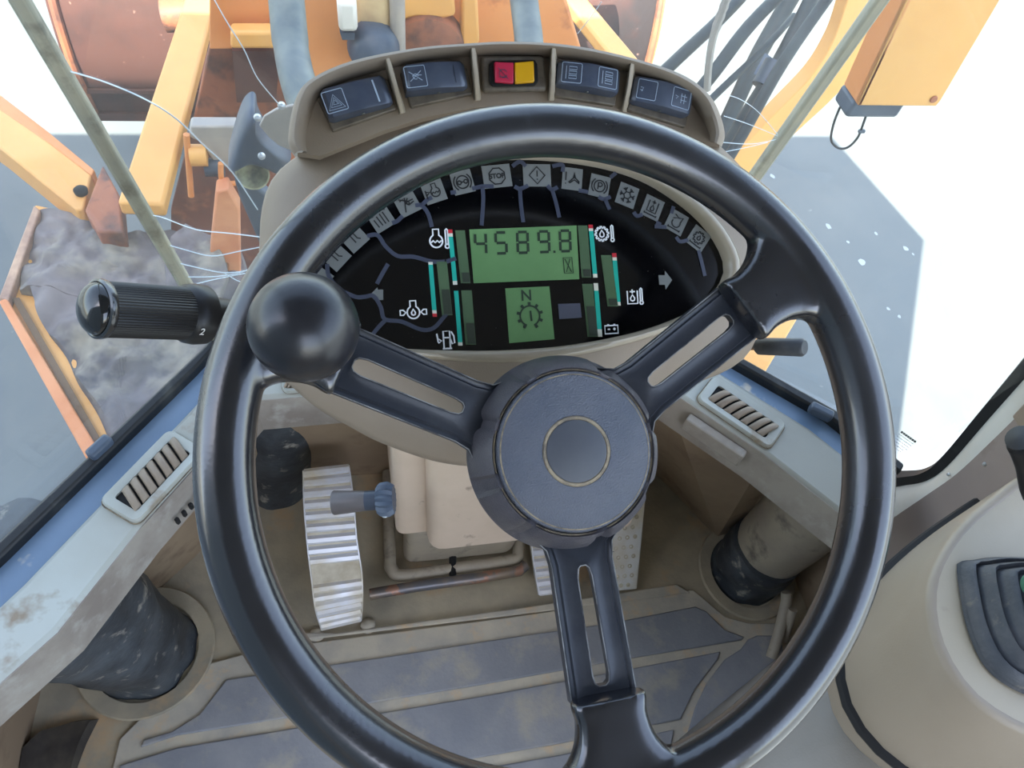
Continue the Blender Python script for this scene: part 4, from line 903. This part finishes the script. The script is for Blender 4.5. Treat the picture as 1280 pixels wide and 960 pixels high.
ga = catmull(onxp([(1118, 588), (1137, 588), (1157, 585), (1178, 570), (1228, 510), (1292, 432), (1400, 300)], .56), 5)
m = MB(); m.loft([ga, [a.lerp(b, .4) + V3(-.008, 0, 0) for a, b in zip(ga, pa)], pa], False, False, closed=False); m.build('gasket', 'gasket', pil, smooth=60)
for x, y in ((1231, 580), (1186, 593), (1156, 680)):
    MB().lathe(onx(x, y, .53), (-1, 0, 0), [(.0001, .002), (.0018, .0015), (.0022, 0)], 10).build('screw', 'bolt', pil, smooth=True)
MB().prism(onxp([(1268, 520), (1300, 486), (1310, 530), (1285, 545)], .528), (-.004, 0, 0)).build('pillar_vent', 'tan', pil, bevel=.002)
# armrest pod with its bellows
pod = thing('armrest_console', onz(1250, 760, .48), 'large rounded beige armrest console at the right edge, carrying the ribbed boot', 'armrest')
zt_ = .62
top = [(1300, 588), (1240, 626), (1200, 662), (1172, 705), (1162, 745), (1168, 795), (1192, 845), (1230, 885), (1300, 922), (1420, 960), (1560, 900), (1620, 760), (1560, 620), (1430, 560)]
low_ = [(1300, 584), (1205, 640), (1135, 697), (1098, 745), (1077, 798), (1082, 860), (1115, 915), (1175, 962), (1290, 1010), (1440, 1040), (1600, 960), (1680, 760), (1600, 600), (1430, 540)]
T = resample(catmull([onz(x, y, zt_) for x, y in top], 8, True), 72); Lw = resample(catmull([onz(x, y, .535) for x, y in low_], 8, True), 72)
ct = sum(T, V3(0, 0, 0)) / 72
ins = lambda R, k, dz: [p + (ct - p).normalized() * k + V3(0, 0, dz) for p in R]
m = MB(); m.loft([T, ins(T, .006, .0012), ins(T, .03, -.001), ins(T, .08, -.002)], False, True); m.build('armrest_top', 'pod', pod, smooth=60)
mid_ = [p.lerp(q, .55) + V3(0, 0, .012) for p, q in zip(T, Lw)]
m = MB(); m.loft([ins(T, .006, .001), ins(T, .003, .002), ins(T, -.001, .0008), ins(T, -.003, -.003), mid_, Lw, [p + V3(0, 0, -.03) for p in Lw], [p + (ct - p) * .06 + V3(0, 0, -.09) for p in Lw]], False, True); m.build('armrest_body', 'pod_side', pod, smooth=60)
MB().tube([p + V3(0, 0, -.034) for p in Lw] + [Lw[0] + V3(0, 0, -.034)], .006, 8).build('gap_seal', 'matte_black', pod, smooth=True)
# bellows boot
bo = [(1198, 706), (1212, 702), (1250, 698), (1330, 705), (1400, 730), (1400, 840), (1340, 878), (1280, 866), (1235, 836), (1212, 790), (1202, 745)]
bt = thing('lever_boot', onz(1290, 780, zt_), 'grey ribbed rubber boot of a control lever at the right edge, on the beige armrest', 'boot')
R0 = resample(catmull([onz(x, y, zt_ + .001) for x, y in bo], 5, True), 64); cb_ = sum(R0, V3(0, 0, 0)) / 64
rings = []
for k in range(31):
    t = k / 30; s_ = 1 - .80 * t; ph = (t * 6) % 1; 
    h_ = .004 + .052 * t + .0045 * math.sin(2 * PI * t * 5.5 - 1.2)
    rings.append([cb_ + (p - cb_) * s_ * (1 + .015 * math.cos(2 * PI * t * 5.5)) + V3(.0, 0, h_) for p in R0])
m = MB(); m.loft([R0, [p + V3(0, 0, .003) for p in R0]] + rings, False, True); m.build('bellows', 'bellows', bt, smooth=60)
gc = cb_ + V3(0, 0, .055); hd = thing('control_lever', gc, 'dull green control lever grip just inside the right edge, above the ribbed boot', 'lever')
g0 = at(1303, 732, .58)
m = MB(); m.lathe(g0, c2w(Vector((.2, .2, -1))), [(.0001, .030), (.010, .028), (.0125, .02), (.0125, -.004), (.008, -.012)], 24); m.build('grip', 'green', hd, smooth=True)
MB().tube([g0, cb_ + V3(0, 0, .0605)], .006, 10).build('rod', 'steel', hd, smooth=True)
MB().tube([at(1246, 789, .64), at(1256, 774, .635), at(1272, 756, .625)], [.0022, .0014, .0006], 6).build('straw_stalk', 'straw', None, smooth=True, label='thin pale dry straw lying on the ribbed boot', cat='straw')
# black grip above the armrest
P_ = [at(1274, 546, .58), at(1281, 556, .585), at(1291, 580, .59), at(1305, 625, .60), at(1360, 640, .61)]
MB().tube(catmull(P_, 5), [.003] + [.0105] * 3 + [.012] * 17, 20).build('black_grip_lever', 'black', None, smooth=True, label='rounded black lever grip at the right edge, in front of the grey pillar', cat='lever')
# seat side panel below the armrest
sp_ = [(880, 985), (905, 887), (950, 846), (1000, 800), (1050, 762), (1100, 722), (1180, 665), (1300, 600), (1600, 560), (1700, 900), (1500, 1150), (900, 1150)]
S0 = resample([onz(x, y, .30) for x, y in sp_], 72); cs_ = sum(S0, V3(0, 0, 0)) / 72
S1 = [p + (cs_ - p).normalized() * .035 + V3(0, 0, .085) for p in S0]; S2 = [p + (cs_ - p).normalized() * .11 + V3(0, 0, .15) for p in S0]
m = MB(); m.loft([[V3(p.x, p.y, 0.012) + (cs_ - p).normalized() * 0.03 for p in S0], S0, [p + (cs_ - p).normalized() * .008 + V3(0, 0, .04) for p in S0], S1, S2], False, True)
m.build('seat_side_panel', 'seatgrey', None, smooth=60, label='smooth grey-brown seat side panel below the beige armrest, lower right', cat='panel')

# ================================================================ OUTSIDE: front of the loader seen through the glass
def yslab(pts, y, th=.02):   # plate standing across the machine at distance y
    return MB().prism([ony(a, b, y) for a, b in pts], (0, th, 0))
# bucket: a curved back sheet with side plates and a lower edge bar
bk = thing('loader_bucket', ony(400, 143, 3.0), 'big worn red-brown bucket seen from behind at the top of the view', 'bucket')
bl_, br_ = ony(120, 143, 3.0), ony(815, 60, 3.0)
xl, xr = bl_.x, 1.43; zb = bl_.z
prof = [(3.0, zb), (2.97, zb + .12), (2.93, zb + .30), (2.95, zb + .50), (3.02, zb + .68), (3.14, zb + .84), (3.30, zb + .96)]
cp = catmull([V3(0, y, z) for y, z in prof], 5)
m = MB(); m.loft([[V3(xl, p.y, p.z) for p in cp], [V3(xr, p.y, p.z) for p in cp]], False, False, closed=False)
m.build('back_sheet', 'bucket', bk, smooth=60)
for x, sx in ((xl, -1), (xr, 1)):
    poly = [V3(x, p.y, p.z) for p in cp] + [V3(x, 4.1, zb + .75), V3(x, 4.15, zb + .1), V3(x, 3.7, zb)]
    MB().prism(poly, (sx * .03, 0, 0)).build('side_plate', 'orange' if sx > 0 else 'bucket', bk, bevel=.006)
    MB().tube([V3(x, p.y - .005, p.z) for p in cp], .018, 8).build('edge_bead', 'rust', bk, smooth=True)
MB().box(((xl + xr) / 2, 3.3, zb), ((xr - xl) / 2, 0, 0), (0, .32, 0), (0, 0, .02)).build('floor_plate', 'bucket', bk)
for x in (xl + .33, xl + .36, ):
    pass
MB().box((xl + .62, 2.955, zb + .16), (.62, 0, 0), (0, .012, 0), (0, 0, .012)).build('weld_strip', 'bucket', bk, bevel=.004)
# boom arms
bm_ = thing('loader_boom', ony(185, 240, 1.6) + V3(.6, 0, -.1), 'pale orange loader boom whose two arms run forward to the bucket', 'boom')
def arm(a, b, ya, yb, wpx, label=None):
    pts = []
    A, B = ony(*a, ya), ony(*b, yb)
    d0 = (A - CAM).dot(D_) ; d1 = (B - CAM).dot(D_)
    MB().beam(A, B, V3(1, 0, 0), wpx[0] * d0 / F, .05, wpx[1] * d1 / F, .05).build('boom_arm', 'amber', bm_, bevel=.01)
arm((262, -30), (178, 262), 2.85, 1.55, (33, 54))
arm((690, -30), (800, 105), 2.85, 2.1, (27, 34))
for (x, y, yy) in ((235, 95, 2.4),):
    p = ony(x + 10, y, 2.35); 
MB().tube([ony(205, 20, 2.75), ony(770, -25, 2.75)], .06, 16).build('cross_tube', 'rust', bm_, smooth=True)
# front frame tower between the arms
ft = thing('front_frame', ony(480, 60, 2.2) + V3(0, 0, -.6), 'rusty orange front frame tower with plates between the boom arms', 'frame')
yslab([(216, 262), (242, 150), (268, 30), (280, -30), (372, -30), (372, 330), (240, 335)], 2.0, .03).build('frame_plate', 'rust', ft, bevel=.005)
yslab([(262, -30), (372, -30), (372, 62), (262, 62)], 1.93, .03).build('frame_plate', 'orange', ft, bevel=.005)
yslab([(288, 40), (352, 40), (352, 62), (288, 62)], 1.86, .05).build('cross_bar', 'amber', ft, bevel=.01)
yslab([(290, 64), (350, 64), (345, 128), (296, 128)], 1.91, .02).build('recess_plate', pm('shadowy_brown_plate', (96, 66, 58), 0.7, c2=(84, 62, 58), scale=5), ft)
yslab([(374, -30), (442, -30), (450, 100), (384, 100)], 1.9, .05).build('frame_plate', 'orange', ft, bevel=.01)
yslab([(432, -30), (700, -30), (735, 90), (450, 90)], 2.05, .05).build('frame_plate', 'orange', ft, bevel=.01)
MB().tube([ony(468, -30, 1.9), ony(470, 22, 1.9), ony(476, 70, 1.9)], .055, 16).build('lift_link', pm('cream_paint', (226, 200, 150), 0.4, c2=(200, 170, 130), scale=8), ft, smooth=True)
MB().tube([ony(x, y, 1.85) for x, y in ((496, -20), (497, 30), (498, 75))], .022, 12).build('lift_link', 'plate', ft, smooth=True)
m = MB(); P = ony(532, 62, 1.95); m.lathe(P, (0, -1, 0), [(.0001, .05), (.06, .05), (.115, .03), (.125, -.03)], 32); m.build('pivot_boss', 'rust', ft, smooth=60)
m = MB(); P = ony(468, 62, 1.82); m.lathe(P, (0, -1, .3), [(.0001, .06), (.045, .05), (.07, .02), (.075, -.03)], 28); m.build('grey_dome', 'lampgrey', ft, smooth=60)
yslab([(500, -30), (566, -30), (570, 20), (556, 24), (520, 22), (498, 28)], 1.94, .06).build('bracket_plate', 'amber', ft, bevel=.01)
for x0, x1 in ((578, 596),):
    yslab([(x0, -30), (x1, -30), (x1 + 4, 55), (x0 - 2, 60)], 1.95, .05).build('bracket_plate', 'amber', ft, bevel=.01)
lampw = thing('white_lamp', ony(433, 42, 1.78), 'small white rectangular lamp on the orange frame, above the second switch', 'lamp')
yslab([(421, 3), (446, 3), (448, 41), (424, 41)], 1.78, .05).build('lamp_body', pm('white_lens', (240, 236, 222), 0.3), lampw, bevel=.012)
yslab([(425, 41), (444, 41), (443, 50), (428, 50)], 1.79, .05).build('lamp_foot', 'lampgrey', lampw)
# grey hoses
MB().tube(catmull([ony(x, y, yy) for x, y, yy in ((352, -60, 1.7), (358, 0, 1.62), (364, 60, 1.5), (375, 110, 1.35), (398, 170, 1.2))], 6), [.042] * 12 + [.040] * 13, 20).build('hydraulic_hose', 'greyhose', None, smooth=True, label='thick grey hose rising in front of the orange frame, left of the switch hood', cat='hose')
MB().tube(catmull([ony(x, y, yy) for x, y, yy in ((650, -60, 1.75), (655, 0, 1.7), (660, 40, 1.6), (664, 90, 1.45))], 6), .037, 20).build('hydraulic_hose', 'greyhose', None, smooth=True, label='thick grey hose behind the middle of the switch hood, top centre', cat='hose')
# black hoses on the right
hz = [((940, -18), (838, 82), 1.25, .014, 'thin black hose furthest left of the bundle on the right'),
      ((1000, -30), (880, 106), 1.2, .015, 'black hose second from the left, ending behind the right end of the hood'),
      ((992, 20), (893, 120), 1.15, .008, 'thinnest grey-green hose crossing the black bundle'),
      ((1005, -30), (900, 170), 1.45, .023, 'stout dark hose with a fitting in the middle of the right bundle'),
      ((1028, -30), (905, 190), 1.15, .017, 'dark green hose right of the middle of the bundle'),
      ((1054, -30), (915, 190), 1.05, .013, 'black hose furthest right of the bundle, beside the orange arm')]
for i, (a, b, y, r_, lb_) in enumerate(hz):
    A, B = ony(*a, y + .25), ony(*b, y); B2 = B + (B - A) * .7
    md = A.lerp(B, .5) + V3(.012 * (-1) ** i, 0, .01)
    h = MB().tube(catmull([A, md, B, B2], 6), r_, 14).build('black_hose', 'hose', None, smooth=True, label=lb_, cat='hose', group='black hoses outside the glass')
    if i in (3, 4):
        c_ = A.lerp(B, .55); d_ = (B - A).normalized(); MB().tube([c_ - d_ * .03, c_ + d_ * .03], r_ * 1.35, 12).build('hose_fitting', 'lampgrey', h, smooth=True)
ca = catmull([ony(x, y, .75) for x, y in ((914, -20), (905, 8), (892, 45), (886, 80), (884, 112))], 6)
MB().tube(ca, [.007 if k < 12 and k % 2 == 0 else .0058 for k in range(len(ca))], 8).build('beige_cable', 'plate', None, smooth=True, label='thin beige cable hanging beside the right end of the switch hood', cat='cable')
# orange arm behind the right seam
ol = thing('lamp_support_arm', ony(900, 240, 1.7), 'curved pale orange arm crossing behind the right glass seam', 'arm')
cpts = catmull([ony(x, y, 1.7) for x, y in ((1098, -60), (1083, 0), (1066, 52), (1035, 102), (985, 152), (930, 205), (880, 255))], 6)
m = MB(); rings = []
for i, p in enumerate(cpts):
    t = (cpts[min(i + 1, len(cpts) - 1)] - cpts[max(i - 1, 0)]).normalized(); q = t.cross(V3(0, 1, 0)).normalized(); hw = .052 + .018 * math.sin(PI * i / len(cpts))
    rings.append([p - q * hw, p + q * hw, p + q * hw + V3(0, .06, 0), p - q * hw + V3(0, .06, 0)])
m.loft(rings); m.build('arm_bar', 'amber', ol, smooth=30, bevel=.004)
# lamp bracket box, upper right
YB = .8
lbk = thing('lamp_bracket', ony(1120, 140, YB), 'bright orange box bracket with a grey box and cable loop under it, upper right', 'bracket')
f4 = [ony(x, y, YB) for x, y in ((1072, 132), (1170, 133), (1176, 126), (1262, -20), (1290, -70), (1172, -70), (1138, -8))]
MB().prism(f4, (0, .012, 0)).build('front_plate', 'amber', lbk, bevel=.002)
bb = onx(1053, 108, f4[0].x); dy = max(.03, bb.y - YB)
MB().prism([f4[0], f4[6], f4[6] + V3(0, dy, 0), f4[0] + V3(0, dy, 0)], (.008, 0, 0)).build('side_plate', 'orange', lbk, bevel=.002)
MB().prism([f4[6], f4[5], f4[5] + V3(0, dy, 0), f4[6] + V3(0, dy, 0)], (.008, 0, 0)).build('side_plate', 'orange', lbk, bevel=.002)
gb = [ony(1068, 128, YB + .01), ony(1134, 128, YB + .01)]; hgt = ony(1120, 148, YB + .01).z - gb[0].z
MB().prism([gb[0], V3(gb[1].x, gb[0].y, gb[0].z), V3(gb[1].x, gb[0].y + dy * .9, gb[0].z), V3(gb[0].x, gb[0].y + dy * .9, gb[0].z)], (0, 0, hgt)).build('junction_box', 'lampgrey', lbk, bevel=.006)
MB().tube(catmull([ony(x, y, YB + .02) for x, y in ((1050, 134), (1042, 155), (1039, 175), (1048, 185), (1060, 184), (1072, 172), (1079, 155), (1083, 143))], 6), .0022, 8).build('cable_loop', 'gasket', lbk, smooth=True)
P = ony(1077, 164, YB + .02); MB().box(P, (.006, 0, 0), (0, .003, 0), (0, 0, .003)).build('cable_tie', 'lampgrey', lbk, bevel=.001)
MB().lathe(ony(1167, 124, YB - .001), (0, -1, 0), [(.0001, .003), (.006, .0025), (.007, 0)], 12).build('rust_bolt', 'rust', lbk, smooth=True)
# left: orange step beam and front mudguard with dried mud
zb_ = -.55
sb = thing('step_beam', onz(60, 190, zb_), 'orange box beam slanting in from the left edge, with a black knob at its end', 'beam')
top_ = [onz(x, y, zb_) for x, y in ((-60, 90), (0, 135), (60, 176), (114, 218), (104, 262), (95, 262), (0, 185), (-60, 140))]
MB().prism(top_, (0, 0, -.09)).build('beam_body', 'amber', sb, bevel=.006)
MB().prism([onz(x, y, zb_ + .002) for x, y in ((-60, 75), (0, 118), (60, 164), (118, 212), (114, 219), (60, 178), (0, 137), (-60, 92))], (0, 0, -.06)).build('beam_flange', 'orange', sb, bevel=.004)
MB().lathe(onz(102, 241, zb_ + .002), (0, 0, 1), [(.018, 0), (.020, .012), (.014, .018), (.0001, .018)], 16).build('beam_knob', 'matte_black', sb, smooth=50)
MB().prism([onz(x, y, -.52) for x, y in ((106, 262), (128, 205), (150, 245), (154, 290), (122, 290))], (0, 0, -.07)).build('frame_bracket', 'rust', None, bevel=.006, label='rusty brown upright bracket at the end of the orange beam, left', cat='bracket')
zf = -.62
mg = thing('mudguard', onz(100, 400, zf), 'orange front mudguard under dried grey mud, outside the left window', 'mudguard')
MB().prism([onz(x, y, zf) for x, y in ((44, 256), (64, 260), (90, 300), (250, 330), (330, 420), (330, 470), (160, 600), (112, 574), (100, 552), (0, 380), (12, 350))], (0, 0, -.03)).build('top_plate', 'amber', mg, bevel=.004)
MB().prism([onz(x, y, zf + .03) for x, y in ((-2, 376), (8, 372), (122, 560), (108, 574))], (0, 0, -.10)).build('edge_flange', pm('peach_orange_edge', (232, 156, 104), 0.5, c2=(216, 136, 84), scale=6), mg, bevel=.004)
MB().prism([onz(x, y, zf + .03) for x, y in ((42, 256), (50, 262), (10, 376), (-2, 372))], (0, 0, -.10)).build('edge_flange', pm('pale_chipped_edge', (214, 178, 146), 0.6, c2=(160, 128, 110), scale=9), mg, bevel=.004)
MB().prism([onz(x, y, zf + .012) for x, y in ((14, 372), (24, 372), (130, 556), (122, 562))], (0, 0, -.02)).build('inner_rib', pm('dark_olive_rib', (120, 96, 70), 0.7), mg)
lump([(52, 266), (100, 268), (125, 285), (160, 300), (240, 292), (300, 305), (330, 420), (322, 470), (150, 590), (134, 556), (110, 500), (66, 420), (48, 372), (30, 368), (22, 340)], zf + .002, .07, 4).build('mud_crust', 'mud', mg, smooth=True)
MB().prism([onz(x, y, zf + .004) for x, y in ((700, 560), (680, 330), (880, 300), (1004, 386), (950, 476))], (0, 0, -.05)).build('right_mudguard', 'amber', None, bevel=.004, label='edge of an orange mudguard behind the short lever, right of the console', cat='mudguard')
# frame parts seen low on the left, between seam and console
fl = thing('frame_stand', ony(250, 300, 1.5), 'low orange frame part with rod and hook behind the cracked glass', 'frame')
zz = 1.55
yslab([(240, 160), (350, 160), (350, 400), (214, 400), (214, 262)], 1.75, .02).build('back_plate', pm('dark_rust_plate', (128, 76, 58), 0.7, c2=(98, 66, 58), scale=6, c3=(160, 100, 70), s3=14), fl)
yslab([(238, 158), (297, 158), (300, 215), (268, 205), (250, 178), (236, 172)], 1.5, .04).build('grey_bracket', 'plate', fl, bevel=.006)
MB().tube([ony(233, 168, 1.5), ony(239, 245, 1.5)], .008, 12).build('orange_rod', 'orange', fl, smooth=True)
MB().tube([ony(238, 194, 1.5), ony(259, 194, 1.5)], .028, 16).build('orange_boss', 'amber', fl, smooth=True)
MB().tube([ony(256, 209, 1.5), ony(280, 209, 1.5)], .024, 16).build('grey_boss', 'lampgrey', fl, smooth=True)
MB().tube(catmull([ony(x, y, 1.45) for x, y in ((276, 204), (277, 224), (284, 229), (294, 229))], 4), .007, 10).build('orange_hook', 'orange', fl, smooth=True)
yslab([(270, 240), (285, 236), (300, 262), (302, 380), (286, 380), (284, 330), (262, 320)], 1.4, .05).build('upright', pm('salmon_paint', (230, 160, 116), 0.5, c2=(206, 130, 90), scale=8), fl, bevel=.006)
lump([(212, 300), (232, 278), (260, 290), (280, 300), (284, 350), (270, 400), (215, 400), (205, 340)], -.52, .05, 9, 4).build('mud_crust', 'mud', fl, smooth=True)
# horn-shaped lamp left of the hood
hn = thing('work_lamp', ony(330, 190, .95), 'dark blue-grey cone-shaped lamp left of the switch hood, bolted to a pale plate', 'lamp')
YH = .95
hp = catmull([ony(x, y, YH) for x, y in ((313, 129), (303, 140), (292, 172), (285, 204), (291, 209), (312, 199), (335, 205), (352, 212), (364, 196), (350, 180), (332, 164), (322, 146), (320, 132))], 4, True)
ch = sum(hp, V3(0, 0, 0)) / len(hp); rg = []
for k in range(7):
    t = k / 6; rg.append([ch + (p - ch) * (1 - .5 * t ** 2) + V3(0, -.045 * math.sin(t * PI / 2), .02 * t) for p in hp])
m = MB(); m.loft([[p + V3(0, .03, 0) for p in hp]] + rg, True, True); m.build('lamp_shell', 'lampgrey', hn, smooth=True)
m = MB(); m.prism([ony(x, y, YH + .03) for x, y in ((290, 214), (318, 232), (342, 250), (345, 300), (330, 320), (322, 300), (300, 250))], (0, .03, 0)); m.build('lamp_stem', 'lampgrey', hn, bevel=.006)
m = MB(); P = ony(316, 215, YH + .0); m.lathe(P, (0, -1, .4), [(.0001, -.004), (.020, -.002), (.029, .004), (.030, .010), (.027, .010)], 28); m.build('lamp_lens', pm('yellowish_lens', (196, 196, 160), 0.3, c2=(120, 120, 108), scale=30), hn, smooth=True)
m = MB(); m.prism([ony(x, y, YH - .065) for x, y in ((324, 158), (330, 146), (345, 137), (365, 132), (385, 134), (385, 220), (362, 188), (348, 182), (336, 172))], (0, .006, 0)); m.build('lamp_bracket_plate', 'plate', hn, bevel=.002)
for x, y in ((322, 147), (327, 195), (352, 132)):
    MB().lathe(ony(x, y, YH - .075), (0, -1, .4), [(.0001, .008), (.005, .006), (.0065, 0)], 12).build('bolt', 'bolt', hn, smooth=True)
# small printed marks of the glass sticker, too small to read
O_ = hit(1132, 552, SR[0], n3); t_ = (hit(1146, 562, SR[0], n3) - O_).normalized(); fs_ = Frame(O_, t_, (CAM - O_)); 
m = MB(); rnd = random.Random(3)
for r_ in range(1, 7):
    x = -.011
    while x < .010 - .001 * r_:
        l_ = rnd.uniform(.0008, .003); m.ribbon([fs_.p(x, .006 - r_ * .0032, .003), fs_.p(x + l_, .006 - r_ * .0032, .003)], .0006, fs_.W, .0001); x += l_ + .0008
m.build('sticker_small_print', 'legend', w3, kind='stuff')
m = MB(); x = -.011
for k in range(7): m.ribbon([fs_.p(x, .0062, .003), fs_.p(x + .0024, .0066, .003)], .0026, fs_.W, .0001); x += .0029
m.build('sticker_heading', 'ink', w3, kind='stuff')

for o in bpy.data.objects:
    if '_o' in o: del o['_o']
